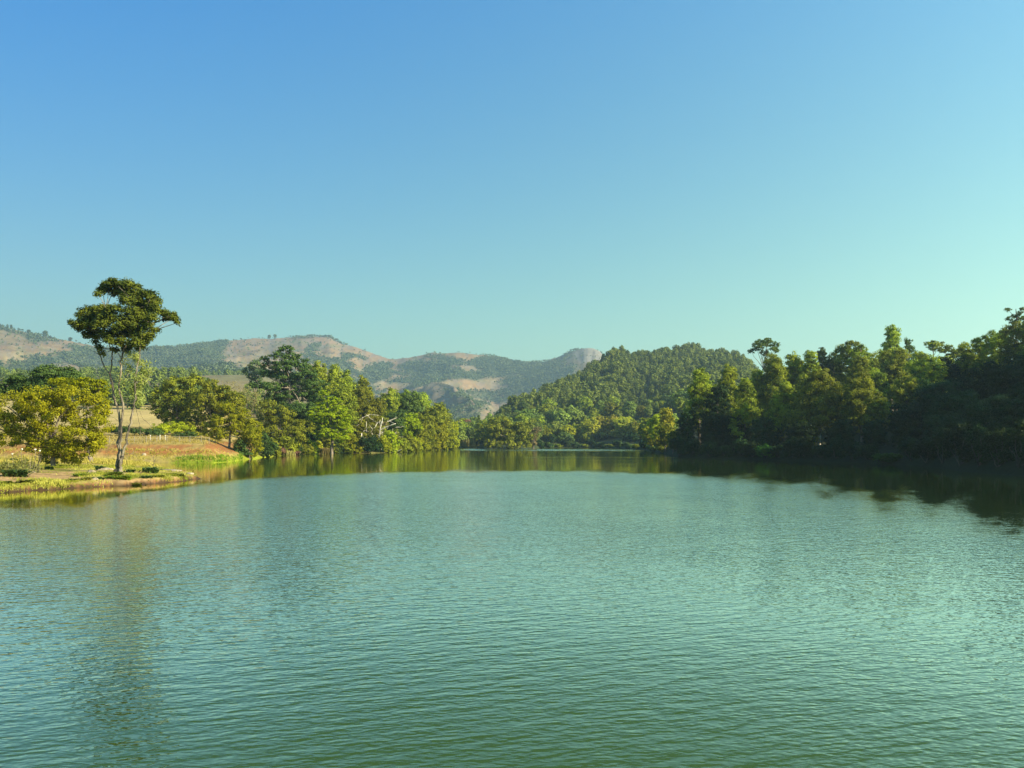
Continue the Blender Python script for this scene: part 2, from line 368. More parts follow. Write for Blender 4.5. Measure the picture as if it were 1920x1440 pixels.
def bare_spit(x, d):
    """where the spit is trodden bare earth"""
    return fbm(x * 0.16 + 40, d * 0.30, 4) * 2 + 0.35 * np.exp(-((x + 40) / 9) ** 2 - ((d - 68) / 2.5) ** 2) * 2 - 0.16
def sheet(name, pxs, ds, mat):
    P, D = np.meshgrid(pxs, ds)
    Z = height(P, D); X = (P - 960) / F * D
    V = np.stack([X, D, Z], -1).reshape(-1, 3)
    nr, nc = P.shape
    i = (np.arange(nr - 1)[:, None] * nc + np.arange(nc - 1)[None]).ravel()
    Fq = np.stack([i, i + 1, i + nc + 1, i + nc], 1)
    Y = YH - (Z - H) / D * F
    wx = P + 34 * fbm(X * 0.010, D * 0.008, 6) * 2; wy = Y + 13 * fbm(X * 0.009 + 9, D * 0.008, 6) * 2
    # slope
    gx = np.gradient(Z, axis=1) / np.gradient(X, axis=1); gy = np.gradient(Z, axis=0) / np.gradient(D, axis=0)
    sl = np.hypot(gx, gy)
    n1 = fbm(X * 0.05, D * 0.05, 4) * 2; n2 = fbm(X * 0.35 + 5, D * 0.35, 4) * 2; n3 = fbm(X * 0.008, D * 0.008, 5) * 2
    C = np.zeros(P.shape + (3,)); C[:] = (0.46, 0.33, 0.10)
    def lay(mask, c):
        m = np.clip(mask, 0, 1)[..., None]
        C[:] = C * (1 - m) + np.array(c) * m
    lay(ss(-0.1, 0.5, n1) * 0.45, (0.34, 0.27, 0.05))
    lay(ss(0.0, 0.5, n2) * 0.5, (0.48, 0.36, 0.14))
    bank = (D < 260) & (P < 560)
    lay(bank * ss(0.10, 0.30, sl + 0.22 * n2) * ss(1.0, 1.9, Z + 0.4 * n2) * (1 - ss(3.5, 4.0, Z + 0.3 * n2)), (0.36, 0.15, 0.045))
    lay(bank * ss(0.15, 0.5, fbm(X * 0.5, D * 1.1 + 20, 4) * 2) * 0.7, (0.52, 0.37, 0.13))
    lay(bank * (1 - ss(0.5, 1.2, Z + 0.8 * n2)) * ss(95, 120, D) * ss(300, 360, P + 60 * n2), (0.30, 0.33, 0.02))
    lay((D < 100) * ss(-0.2, 0.35, n2 + n1 * 0.5), (0.26, 0.25, 0.02))
    lay((D < 100) * ss(0.0, 0.25, bare_spit(X, D)), (0.48, 0.30, 0.13))
    lay((D < 260) * (P < 560) * ss(0.12, 0.3, fbm(X * 2.2 + 11, D * 2.2, 3) * 2) * 0.5, (0.16, 0.11, 0.04))
    lay((D < 100) * (1 - ss(0.26, 0.40, Z + 0.16 * n2)), (0.27, 0.13, 0.05))
    lay((D < 100) * (1 - ss(0.14, 0.30, Z + 0.25 * fbm(X * 1.3, D * 1.3, 4) * 2)), (0.07, 0.04, 0.02))  # dark undercut below the rim, its shade put into the colour
    lay(ss(215, 260, D) * ss(420, 520, P) * (D < 900), (0.10, 0.11, 0.03))
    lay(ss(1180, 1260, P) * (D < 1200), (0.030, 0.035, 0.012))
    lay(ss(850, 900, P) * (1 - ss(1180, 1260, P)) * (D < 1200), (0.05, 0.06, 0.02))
    lay(ss(200, 240, D) * (1 - ss(380, 520, D)) * (P < 420), (0.55, 0.40, 0.15))
    lay(ss(200, 240, D) * (1 - ss(380, 520, D)) * (P < 420) * ss(0.0, 0.4, fbm(X * 0.25, D * 0.08, 5) * 2) * 0.6, (0.42, 0.33, 0.10))
    C0 = None; far = ss(500, 700, D) * (1 - ss(850, 930, P) * (D < 1200))
    lay(far, (0.20, 0.175, 0.08))
    lay(far * ss(-0.15, 0.35, n3), (0.24, 0.175, 0.09))
    lay(far * ss(1250, 1500, D) * ss(-0.3, 0.3, fbm(X * 0.004 + 7, D * 0.003, 4) * 2 + 0.1), (0.30, 0.19, 0.11))
    fm = np.zeros(P.shape)
    for b in FOREST: fm = np.maximum(fm, blob(wx, wy, *b))
    fm = np.maximum(fm, ss(0.16, 0.34, fbm(X * 0.006 + 70, D * 0.006, 5) * 2) * 0.8)
    BR = [(a, b, c * 1.15, e * 1.5) for a, b, c, e in BARE]
    for b in BR: fm = fm * (1 - 0.95 * blob(wx, wy, *b))
    bare = np.zeros(P.shape)
    for b in BR: bare = np.maximum(bare, blob(wx, wy, *b))
    lay(far * ss(1100, 1300, D) * bare * (0.75 + 0.5 * n3), (0.29, 0.180, 0.085))
    lay(far * ss(1100, 1300, D) * ss(-0.05, 0.3, fbm(P * 0.05, Y * 0.14, 4) * 2) * 0.6, (0.20, 0.19, 0.09))
    fm = fm * ss(1050, 1200, D) * (D < 4500)
    lay(fm, (0.08, 0.095, 0.050))
    lay(far * ss(1100, 1300, D) * (1 - fm) * ss(0.02, 0.22, fbm(X * 0.016 + 31, D * 0.004, 5) * 2) * 0.55, (0.15, 0.13, 0.065))
    lay(far * ss(1100, 1300, D) * (1 - fm) * ss(0.10, 0.3, fbm(X * 0.05 + 3, D * 0.03, 4) * 2) * 0.5, (0.36, 0.27, 0.15))
    # bare rock dome and crags
    rk = blob(P + 4 * n3, Y, 1104, 664, 30, 17, 0.2) * (D > 1800)
    lay(rk, (0.27, 0.235, 0.19))
    lay(rk * ss(0.05, 0.25, fbm(P * 0.16, Y * 0.03 + D * 0.002, 4) * 2), (0.15, 0.13, 0.11))
    cr = (D > 1500) * (fm < 0.4) * ss(0.02, 0.28, fbm(P * 0.12 + 3, Y * 0.22 + D * 0.01, 5) * 2)
    lay(cr * 0.6, (0.20, 0.17, 0.14))
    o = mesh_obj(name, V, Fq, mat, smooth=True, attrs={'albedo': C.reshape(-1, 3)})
    tag(o, kind='structure')
    return o, dict(P=P, D=D, Z=Z, X=X, Y=Y, fm=fm)

def land_mat():
    m, n, l = newmat('land')
    at = n.new('ShaderNodeAttribute'); at.attribute_name = 'albedo'
    g = n.new('ShaderNodeNewGeometry')
    a = noise(n, l, g.outputs['Position'], 1.4, 6, 0.7)
    b = noise(n, l, g.outputs['Position'], 0.05, 6, 0.7)
    f = math_node(n, l, 'ADD', ramp(n, l, a, 0.25, 0.75), ramp(n, l, b, 0.25, 0.75))
    v = math_node(n, l, 'MULTIPLY_ADD', f, 0.42, 0.22)
    vv = n.new('ShaderNodeCombineXYZ')
    for i in range(3): l.new(v, vv.inputs[i])
    c = mixc(n, l, 1.0, at.outputs['Color'], vv.outputs[0], 'MULTIPLY')
    p = n.new('ShaderNodeBsdfPrincipled'); l.new(c, p.inputs['Base Color']); p.inputs['Roughness'].default_value = 0.95
    p.inputs['Specular IOR Level'].default_value = 0.1
    bp = n.new('ShaderNodeBump'); bp.inputs['Strength'].default_value = 0.6; bp.inputs['Distance'].default_value = 0.12
    l.new(a, bp.inputs['Height']); l.new(bp.outputs[0], p.inputs['Normal'])
    o = n.new('ShaderNodeOutputMaterial'); l.new(p.outputs[0], o.inputs[0])
    return m
M['land'] = land_mat()
def cols(step): return np.concatenate([np.linspace(-4000, -300, 40)[:-1], np.linspace(-300, -40, 40)[:-1], np.arange(-40, 1960, step), np.linspace(1960, 2600, 90), np.linspace(2600, 6000, 80)[1:]])
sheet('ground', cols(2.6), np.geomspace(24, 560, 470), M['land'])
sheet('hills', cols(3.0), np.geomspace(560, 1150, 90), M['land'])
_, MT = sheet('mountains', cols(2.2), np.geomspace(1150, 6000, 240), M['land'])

# ------------------------------------------------------------------ water
def water():
    pxs = np.concatenate([np.linspace(-9000, -500, 20)[:-1], np.arange(-500, 2500, 6), np.linspace(2500, 9000, 20)])
    ds = np.concatenate([[-3000, -50, 0.5], 5760 / np.linspace(760, 12, 560), [900, 3000]])
    P, D = np.meshgrid(pxs, ds)
    X = np.where(D > 4, (P - 960) / F * np.maximum(D, 4), (P - 960) / F * 4)
    X[:3] = np.linspace(-6000, 6000, len(pxs))[None]
    V = np.stack([X, D, X * 0], -1)
    Y = YH + H * F / np.maximum(D, 4)
    bx = [-600, 0, 150, 250, 372, 480, 600, 720, 860, 1080, 1250, 1400, 1500, 1700, 1920, 2400]
    by = [960, 952, 946, 926, 909, 898, 891, 887.5, 884, 885, 890, 900, 912, 938, 985, 1060]
    bw = [12, 10, 10, 8, 7, 6, 5, 5, 5, 6, 10, 18, 28, 46, 70, 90]
    b = np.interp(P, bx, by); w = np.interp(P, bx, bw)
    b = b + 0.8 * w * fbm(P * 0.02, np.log(D.clip(4)) * 5, 4) * 2
    r = ss(-1.0, 1.0, (Y - b) / w)
    r = r * (0.72 + 0.28 * ss(330, 620, P))
    calm = 0.5 + 0.5 * ss(-0.2, 0.3, fbm(X * 0.03, D * 0.02, 4) * 2)
    r = r * (0.75 + 0.35 * ss(-0.35, 0.35, fbm(X * 0.05, D * 0.035 + 3, 4) * 2))
    # thin wind streaks on the calm far water
    s1 = ss(-1.5, 0, Y - 841.8 - (P - 850) * 0.0045) * (1 - ss(0, 1.5, Y - 843.8 - (P - 850) * 0.0045)) * ss(835, 900, P) * (1 - ss(1130, 1260, P))
    s2 = ss(-1, 0, Y - 857 - (P - 900) * .002) * (1 - ss(0, 1, Y - 857.6 - (P - 900) * .002)) * ss(900, 1000, P) * (1 - ss(1800, 1900, P)) * 0.22
    s3 = ss(0.15, 0.35, fbm(P * 0.006, Y * 0.35, 4) * 2) * (Y < 900) * 0.05
    r = np.clip(np.maximum(r, np.maximum(s1 * 0.9, np.maximum(s2, s3))), 0, 1.2)
    nr, nc = P.shape
    i = (np.arange(nr - 1)[:, None] * nc + np.arange(nc - 1)[None]).ravel()
    m, n, l = newmat('lake_water')
    geo = n.new('ShaderNodeNewGeometry'); at = n.new('ShaderNodeAttribute'); at.attribute_name = 'ripple'
    E = 0.012
    def hgt(off):
        add = n.new('ShaderNodeVectorMath'); add.operation = 'ADD'; add.inputs[1].default_value = off
        l.new(geo.outputs['Position'], add.inputs[0])
        tot = None
        for (rot, sx, sy, sc, amp, det) in ((0.28, 0.36, 1.0, 5.2, 0.042, 1.8), (-0.10, 0.5, 1.0, 11.5, 0.016, 1.0), (0.45, 0.3, 1.0, 1.7, 0.030, 1.0)):
            mp = n.new('ShaderNodeMapping'); mp.vector_type = 'TEXTURE'; mp.inputs['Rotation'].default_value = (0, 0, rot); mp.inputs['Scale'].default_value = (1 / sx, 1 / sy, 1)
            l.new(add.outputs[0], mp.inputs[0])
            v = math_node(n, l, 'MULTIPLY', noise(n, l, mp.outputs[0], sc, det, 0.5), amp)
            tot = v if tot is None else math_node(n, l, 'ADD', tot, v)
        return tot
    h0, hx, hy = hgt((0, 0, 0)), hgt((E, 0, 0)), hgt((0, E, 0))
    rp = at.outputs['Fac']
    pn = noise(n, l, geo.outputs['Position'], 0.16, 8, 0.75)
    w4 = math_node(n, l, 'MULTIPLY', math_node(n, l, 'MULTIPLY', rp, math_node(n, l, 'SUBTRACT', 1.15, rp)), 5.0)
    rp2 = n.new('ShaderNodeClamp'); rp2.inputs['Max'].default_value = 1.2
    l.new(math_node(n, l, 'MULTIPLY_ADD', math_node(n, l, 'SUBTRACT', pn, 0.5), w4, rp), rp2.inputs[0])
    k = math_node(n, l, 'MAXIMUM', rp2.outputs[0], 0.045)
    gx = math_node(n, l, 'MULTIPLY', math_node(n, l, 'DIVIDE', math_node(n, l, 'SUBTRACT', h0, hx), E), k)
    gy = math_node(n, l, 'MULTIPLY', math_node(n, l, 'DIVIDE', math_node(n, l, 'SUBTRACT', h0, hy), E), k)
    al = n.new('ShaderNodeAttribute'); al.attribute_name = 'lean'
    gyc = math_node(n, l, 'MINIMUM', gy, math_node(n, l, 'MULTIPLY_ADD', gy, 0.25, 0.028))      # lee faces of the wavelets are gentler than their windward faces
    gy2 = math_node(n, l, 'SUBTRACT', gyc, al.outputs['Fac'])
    cv = n.new('ShaderNodeCombineXYZ'); cv.inputs[2].default_value = 1.0
    l.new(gx, cv.inputs[0]); l.new(gy2, cv.inputs[1])
    nm = n.new('ShaderNodeVectorMath'); nm.operation = 'NORMALIZE'; l.new(cv.outputs[0], nm.inputs[0])
    big = ramp(n, l, noise(n, l, geo.outputs['Position'], 0.03, 3), 0.35, 0.65)
    body = n.new('ShaderNodeBsdfDiffuse'); l.new(mixc(n, l, big, (0.026, 0.052, 0.009), (0.032, 0.062, 0.012)), body.inputs['Color'])
    gl = n.new('ShaderNodeBsdfGlossy'); gl.inputs['Roughness'].default_value = 0.05; gl.inputs['Color'].default_value = (1.0, 1.0, 0.78, 1)
    l.new(nm.outputs[0], gl.inputs['Normal'])
    fr = n.new('ShaderNodeFresnel'); fr.inputs['IOR'].default_value = 1.333; l.new(nm.outputs[0], fr.inputs['Normal'])
    mx = n.new('ShaderNodeMixShader'); l.new(math_node(n, l, 'MINIMUM', math_node(n, l, 'MAXIMUM', math_node(n, l, 'MULTIPLY_ADD', fr.outputs[0], 3.8, -0.19), 0.05), 0.93), mx.inputs[0]); l.new(body.outputs[0], mx.inputs[1]); l.new(gl.outputs[0], mx.inputs[2])
    o = n.new('ShaderNodeOutputMaterial'); l.new(mx.outputs[0], o.inputs[0])
    ob = mesh_obj('water', V.reshape(-1, 3), np.stack([i, i + 1, i + nc + 1, i + nc], 1), m, smooth=True, attrs={'ripple': r.ravel(), 'lean': (r * (LEAN_NEAR(P) + (WAVE_LEAN * (0.55 + 0.45 * ss(300, 650, P)) - LEAN_NEAR(P)) * ss(24, 80, D))).ravel()})
    tag(ob, kind='structure')
WAVE_LEAN = 0.062
def LEAN_NEAR(p): return 0.002 + 0.026 * ss(250, 700, p)
water()

# ------------------------------------------------------------------ plant building
def unit(v): return v / np.maximum(1e-9, np.linalg.norm(v, axis=-1, keepdims=True))
def leaves(C, N, L, Wd, r=rng):
    """rhombus leaves at C with normals N, length L, width Wd (arrays or scalars)"""
    n = len(C); N = unit(N)
    t = unit(np.cross(N, r.normal(size=(n, 3)))); b = np.cross(N, t)
    L = np.broadcast_to(np.asarray(L, float), (n,)) * r.uniform(0.65, 1.35, n); Wd = np.broadcast_to(np.asarray(Wd, float), (n,)) * r.uniform(0.7, 1.3, n)
    a = t * L[:, None] * 0.5; c = b * Wd[:, None] * 0.5
    V = np.stack([C - a, C + c + a * 0.15, C + a, C - c + a * 0.15], 1).reshape(-1, 3)
    return V, np.arange(4 * n).reshape(-1, 4)

def crown_pts(blobs, leaf, cover, r, sub=0.36, up=0.35, flat=1.0, gap=0.0):
    """blobs: (c(3), rad(3)). points and normals of leaves gathered in clumps over each blob"""
    Cs, Ns = [], []
    for c, rad in blobs:
        c = np.asarray(c, float); rad = np.asarray(rad, float)
        area = math.pi * (rad[0] * rad[2] + rad[0] * rad[1]) * 0.5 * 1.6
        n = int(max(30, cover * area / (leaf * leaf * 0.28)))
        rs = sub * (rad[0] * rad[1] * rad[2]) ** (1 / 3)
        ns = max(5, int(2.2 * area / (math.pi * rs * rs)))
        dirs = unit(r.normal(size=(ns, 3)) + np.array([0, 0, 0.25]))
        q = dirs * rad * r.uniform(0.45, 0.95, (ns, 1))
        q = q[r.random(ns) > gap] if gap else q
        ns = len(q)
        k = r.integers(0, ns, n)
        u = unit(r.normal(size=(n, 3))) * (r.random((n, 1)) ** 0.5)
        p = q[k] + u * np.array([1.0, 1.0, 0.72 * flat]) * rs * r.uniform(0.7, 1.25, ns)[k][:, None]
        nor = unit(p / rad) * 0.6 + u * 0.8 + r.normal(size=(n, 3)) * 0.45 + np.array([0, 0, up])
        Cs.append(c + p); Ns.append(nor)
    return np.concatenate(Cs), np.concatenate(Ns)

def tube(pts, rad, seg=7, r=None):
    pts = np.asarray(pts, float); rad = np.asarray(rad, float); k = len(pts)
    T = np.gradient(pts, axis=0); T = unit(T)
    ref = np.array([0.3, 1.0, 0.1]); A = unit(np.cross(T, ref)); B = np.cross(T, A)
    th = np.linspace(0, 2 * math.pi, seg, endpoint=False)
    ring = pts[:, None] + (A[:, None] * np.cos(th)[None, :, None] + B[:, None] * np.sin(th)[None, :, None]) * rad[:, None, None]
    V = ring.reshape(-1, 3)
    f = []
    for i in range(k - 1):
        for j in range(seg):
            f.append((i * seg + j, i * seg + (j + 1) % seg, (i + 1) * seg + (j + 1) % seg, (i + 1) * seg + j))
    V = np.concatenate([V, pts[-1:]])
    tr = [((k - 1) * seg + j, (k - 1) * seg + (j + 1) % seg, k * seg) for j in range(seg)]
    return V, np.array(f), np.array(tr)
class Tubes:
    def __init__(s): s.V = []; s.Q = []; s.T = []; s.n = 0
    def add(s, pts, rad, seg=7):
        V, q, t = tube(pts, rad, seg); s.V.append(V); s.Q.append(q + s.n); s.T.append(t + s.n); s.n += len(V)
    def build(s, name, mat, parent=None, loc=None):
        return mesh_obj(name, np.concatenate(s.V), [np.concatenate(s.Q), np.concatenate(s.T)], mat, parent, smooth=True, loc=loc)
def curve(a, b, r, bend=0.12, k=6, sag=0.0):
    a = np.asarray(a, float); b = np.asarray(b, float); L = np.linalg.norm(b - a)
    t = np.linspace(0, 1, k)[:, None]
    off = r.normal(size=3) * bend * L
    w = r.normal(size=(k, 3)) * bend * L * 0.18; w[0] = 0; w[-1] = 0
    return a + (b - a) * t + off * (t * (1 - t)) * np.array([1, 1, .5]) + w + np.array([0, 0, sag * L]) * (t * (1 - t))

def traced(name, label, cat, base, d, blobs, mat, leaf=0.3, cover=3.0, depth=0.9, bark_m='bark', trunk_r=None, aspect=0.55, sub=0.36, up=0.35, flat=1.0, gap=0.0, seed=0, group=None, limbs=True, djit=0.5, fork=0.35):
    """a tree whose crown masses are given where they are seen: (px, py, rx, ry) at distance d"""
    r = np.random.default_rng(1000 + seed)
    org = on_ground(base, d)
    bl = []
    for q in blobs:
        px, py, rx, ry = q[:4]
        s = d / F; rr = np.array([rx * s, depth * math.sqrt(rx * ry) * s * 1.1, ry * s]) * 1.06
        dy = (q[4] if len(q) > 4 else r.uniform(-djit, djit)) * rr[1] * 1.6
        c = W(px, py, d + dy) - org
        bl.append((c, rr))
    C, N = crown_pts(bl, leaf, cover, r, sub, up, flat, gap)
    C[:, 2] = np.maximum(C[:, 2], 0.02)
    V, Q = leaves(C, N, leaf, leaf * aspect, r)
    root = empty(name, org)
    tag(root, label, cat, group)
    mesh_obj('crown', V, Q, M[mat], root)
    tb = Tubes()
    top = max(b[0][2] for b in bl)
    tr = trunk_r or 0.018 * top + 0.06
    cx = np.mean([b[0] for b in bl], axis=0)
    fk = np.array([cx[0] * 0.4, cx[1] * 0.4, top * fork])
    tb.add(curve((0, 0, -0.3), fk, r, 0.05), np.linspace(tr * 1.3, tr * 0.8, 6), 8)
    if limbs:
        for c, rr in bl:
            e = c + np.array([0, 0, -0.1 * rr[2]])
            tb.add(curve(fk, e, r, 0.12, 6, 0.1), np.linspace(tr * 0.6, tr * 0.12, 6), 5)
            for _ in range(3):
                s0 = fk + (e - fk) * r.uniform(0.6, 1.0); e2 = c + unit(r.normal(size=3)) * rr * 0.9
                tb.add(curve(s0, e2, r, 0.15, 5), np.linspace(tr * 0.16, tr * 0.03, 5), 4)
    tb.build('trunk', M[bark_m], root)
    return root

def euc_blobs(h, w, r, style):
    """crown masses for a tree of height h and crown half-width w (local coordinates)"""
    bl = []
    if style == 'cone':
        n = 13
        for i in range(n):
            t = i / (n - 1)                                # 0 top .. 1 bottom of the crown
            z = h * (1 - 0.10 - 0.60 * t); rr = w * (0.42 + 0.58 * t ** 0.7)
            a = i * 2.4 + r.uniform(-.4, .4); off = rr * (0.60 if i > 1 else 0.0) * r.uniform(.7, 1.1)
            s = w * r.uniform(0.48, 0.70) * (0.72 + 0.34 * t)
            bl.append(((math.cos(a) * off, math.sin(a) * off, z), (s, s, s * r.uniform(0.95, 1.35))))
    elif style == 'round':
        n = 15
        for i in range(n):
            t = (i + 0.5) / n; z = h * (0.90 - 0.62 * t); rr = w * math.sin(math.pi * min(1, 0.22 + 0.75 * t)) ** 0.6
            a = i * 2.4 + r.uniform(-.4, .4); off = rr * 0.66 * r.uniform(.6, 1.1) * (0.3 if i == 0 else 1)
            s = w * r.uniform(0.44, 0.62)
            bl.append(((math.cos(a) * off, math.sin(a) * off, z), (s, s, s * r.uniform(0.7, 1.0))))
    elif style == 'umbrella':
        for i in range(12):
            a = i * 2.4; off = w * (0.15 + 0.75 * (i / 12) ** 0.7); z = h * (0.95 - 0.17 * (off / w) ** 1.6) + r.uniform(-.01, .01) * h
            s = w * r.uniform(0.28, 0.38)
            bl.append(((math.cos(a) * off, math.sin(a) * off, z), (s, s, s * 0.55)))
    elif style == 'spread':
        for i in range(11):
            a = i * 2.4; off = w * (0.1 + 0.8 * r.random()); z = h * r.uniform(0.72, 0.95)
            s = w * r.uniform(0.30, 0.46)
            bl.append(((math.cos(a) * off, math.sin(a) * off, z), (s, s, s * 0.5)))
    elif style == 'pine':
        for i in range(16):
            t = i / 15; z = h * (0.95 - 0.75 * t); rr = w * (0.1 + 0.9 * t)
            a = i * 2.4; off = rr * 0.55
            s = w * (0.16 + 0.28 * t)
            bl.append(((math.cos(a) * off, math.sin(a) * off, z), (s * 1.2, s * 1.2, s * 0.55)))
    elif style == 'full':
        for i in range(18):
            t = (i + 0.5) / 18; z = h * (0.88 - 0.84 * t); rr = w * math.sin(math.pi * min(1, 0.25 + 0.6 * t)) ** 0.6
            a = i * 2.4 + r.uniform(-.4, .4); off = rr * 0.62 * r.uniform(.6, 1.1)
            s = w * r.uniform(0.46, 0.62)
            bl.append(((math.cos(a) * off, math.sin(a) * off, z), (s, s, s * r.uniform(0.8, 1.1))))
    elif style == 'shrub':
        for i in range(12):
            a = i * 2.4; off = w * 0.7 * r.random() ** .5; z = h * (0.15 + 0.6 * ((i * 5) % 12) / 11)
            s = w * r.uniform(0.36, 0.52)
            bl.append(((math.cos(a) * off, math.sin(a) * off, z), (s, s, min(s, h * .35))))
    return bl

def make_tree(name, h, w, style, mat, leaf, seed, cover=2.6, bark_m='bark', gap=0.0, sub=0.36, loc=(0, 0, 0), merged=False, aspect=0.55, trunk_to=0.9):
    r = np.random.default_rng(5000 + seed)
    bl = euc_blobs(h, w, r, style)
    C, N = crown_pts(bl, leaf, cover, r, sub, 0.3, 1.0, gap)
    C[:, 2] = np.maximum(C[:, 2], 0.02)
    V, Q = leaves(C, N, leaf, leaf * aspect, r)
    if merged:
        return mesh_obj(name, V, Q, M[mat], loc=loc)
    root = empty(name, loc)
    mesh_obj('crown', V, Q, M[mat], root)
    tb = Tubes(); tr = 0.011 * h + 0.06
    if style == 'shrub':
        for c, rr in bl[:6]: tb.add(curve((0, 0, -0.2), c, r, 0.12), np.linspace(tr * .6, tr * .15, 6), 5)
    else:
        tp = np.array([r.normal() * w * .06, r.normal() * w * .06, h * (trunk_to if style != 'umbrella' else 0.6)])
        mid = curve((0, 0, -0.3), tp, r, 0.03, 9)
        tb.add(mid, np.linspace(tr * 1.3, tr * .25, 9), 8)
        for c, rr in bl:
            c = np.array(c); z0 = max(h * 0.25, c[2] - 0.5 * np.hypot(c[0], c[1]) - 0.06 * h)
            k = np.clip(z0 / tp[2], 0, 1) * 8; i0 = int(min(7, k)); s0 = mid[i0] + (mid[i0 + 1] - mid[i0]) * (k - i0)
            tb.add(curve(s0, c, r, 0.1, 5), np.linspace(tr * .35, tr * .07, 5), 5)
    tb.build('trunk', M[bark_m], root)
    return root

# ------------------------------------------------------------------ the lone tree on the spit
def lone_tree():
    d = 75.0; r = np.random.default_rng(42)
    org = on_ground(218, d, 0.05)
    s = d / F
    def L(px, py, dy=0.0): return W(px, py, d + dy) - org
    root = empty('lone_tree', org)
    tag(root, 'tall slender tree with three pale crooked stems and dark tufted crown on the grassy spit', 'tree')
    up = [(205, 533, 17, 7), (222, 531, 22, 8), (240, 536, 17, 9), (192, 544, 12, 8), (183, 550, 7, 6), (213, 546, 18, 7), (254, 546, 15, 12), (232, 550, 15, 9), (238, 562, 17, 11),
          (268, 556, 15, 10), (284, 554, 12, 9), (292, 563, 11, 10), (276, 572, 20, 12), (258, 574, 18, 14), (290, 578, 12, 9), (248, 590, 20, 14), (272, 592, 18, 12), (288, 594, 10, 8),
          (307, 586, 11, 6), (318, 590, 12, 7), (326, 597, 10, 7), (333, 605, 5, 5), (312, 597, 8, 5),
          (165, 583, 14, 8), (150, 588, 8, 6), (180, 581, 14, 7), (197, 580, 16, 8), (214, 580, 15, 8), (206, 592, 22, 11), (182, 594, 20, 11), (160, 598, 16, 9), (143, 607, 10, 6), (132, 605, 6, 3), (150, 612, 13, 8),
          (168, 610, 18, 10), (190, 610, 20, 11), (214, 608, 20, 12), (236, 606, 20, 13), (258, 608, 20, 12), (278, 611, 14, 9), (290, 620, 9, 6), (174, 624, 14, 8), (162, 627, 9, 6),
          (195, 626, 16, 8), (214, 626, 16, 9), (240, 626, 18, 10), (264, 626, 18, 10), (282, 630, 9, 7), (180, 638, 8, 8), (205, 640, 11, 8), (228, 642, 14, 8), (252, 642, 16, 8), (270, 640, 12, 7),
          (186, 652, 6, 7), (240, 653, 12, 6), (262, 652, 10, 6), (192, 662, 5, 5), (215, 655, 7, 5)]
    bl = []
    for px, py, rx, ry in up:
        cy = r.uniform(-1, 1) * 1.7
        bl.append((L(px, py, cy), np.array([rx * s * 1.05, (rx + ry) * 0.5 * s * 1.1, ry * s * 1.12])))
    C, N = crown_pts(bl, 0.17, 2.5, r, 0.40, 0.5, 0.9, 0.16)
    C += r.normal(size=C.shape) * 0.10
    V, Q = leaves(C, N, 0.26, 0.10, r)
    crown = mesh_obj('crown', V, Q, M['lone'], root)
    # feathery pale lower foliage hung along the right stem
    fb = [(262, 672, 11, 9), (272, 682, 11, 10), (266, 697, 14, 10), (258, 712, 11, 10), (272, 712, 10, 9), (262, 728, 12, 9), (254, 742, 10, 8), (266, 745, 8, 6), (258, 757, 9, 6), (243, 690, 7, 8), (232, 700, 6, 8), (236, 720, 6, 9), (246, 665, 8, 7), (228, 678, 6, 7), (250, 728, 8, 10), (222, 712, 4, 6), (222, 735, 4, 6)]
    bl2 = [(L(px, py, r.uniform(-.8, .8)), np.array([rx * s * 1.15, rx * s, ry * s * 1.15])) for px, py, rx, ry in fb]
    C2, N2 = crown_pts(bl2, 0.24, 1.5, r, 0.8, 0.2, 1.0, 0.05)
    C2 += r.normal(size=C2.shape) * 0.16
    V2, Q2 = leaves(C2, N2, 0.40, 0.07, r)
    lf = mesh_obj('lower_foliage', V2, Q2, M['feather'], root); lf['label'] = 'pale feathery yellow green foliage along the leaning stem'
    # stems: pixel polylines, widths in pixels
    tb = Tubes()
    def stem(pts, w, dy=(0, 0), seg=8):
        n = len(pts); P = [L(p[0], p[1], dy[0] + (dy[1] - dy[0]) * i / (n - 1)) for i, p in enumerate(pts)]
        t = np.linspace(0, n - 1, (n - 1) * 3 + 1)
        P = np.stack([np.interp(t, range(n), [q[k] for q in P]) for k in range(3)], 1)
        ww = np.interp(t, range(n), np.linspace(w[0], w[1], n) if len(w) == 2 else w)
        P[1:-1] += r.normal(size=(len(P) - 2, 3)) * 0.012 * np.clip(ww[1:-1], 1, 6)[:, None]
        tb.add(P, ww * s * 0.36, seg)
        return P
    stem([(216, 894), (218, 882), (222, 868), (225, 855)], [18, 14, 12, 8], (0, 0), 12)
    stem([(224, 890), (225, 878), (229, 862), (231, 852)], [10, 9, 8, 6], (-.3, -.3), 10)
    stem([(223, 860), (222, 838), (221, 810), (223, 785), (221, 762), (214, 742), (210, 722), (207, 708), (206, 700)], [9, 6.5, 6, 5.5, 5.5, 5.5, 5, 4.5, 4], (0, 0.4))
    stem([(206, 702), (208, 690), (210, 676), (211, 662), (205, 648), (200, 630), (192, 605)], [3.8, 3.4, 3.2, 3, 2.6, 2, 1.2], (0.4, 0.2))
    stem([(206, 702), (200, 694), (195, 684), (190, 672), (184, 660), (178, 645), (168, 625), (152, 608), (138, 604)], [3.4, 3, 2.8, 2.6, 2.4, 2, 1.6, 1.2, .7], (0.4, 1.0))
    stem([(188, 668), (178, 660), (168, 655), (160, 652)], [1.4, .6], (0.6, 1.4), 5)
    stem([(224, 862), (226, 838), (227, 805), (229, 775), (231, 757), (225, 738), (224, 722), (227, 700), (226, 680), (230, 665), (238, 645), (246, 615), (250, 585), (240, 555), (222, 537)], [7, 6, 5.5, 5.2, 5, 4.8, 4.6, 4.4, 4.2, 4.2, 3.8, 3.2, 2.6, 1.8, 1], (-0.3, -0.6))
    stem([(228, 674), (222, 664), (216, 656), (205, 640)], [2, .7], (-.4, -.8), 5)
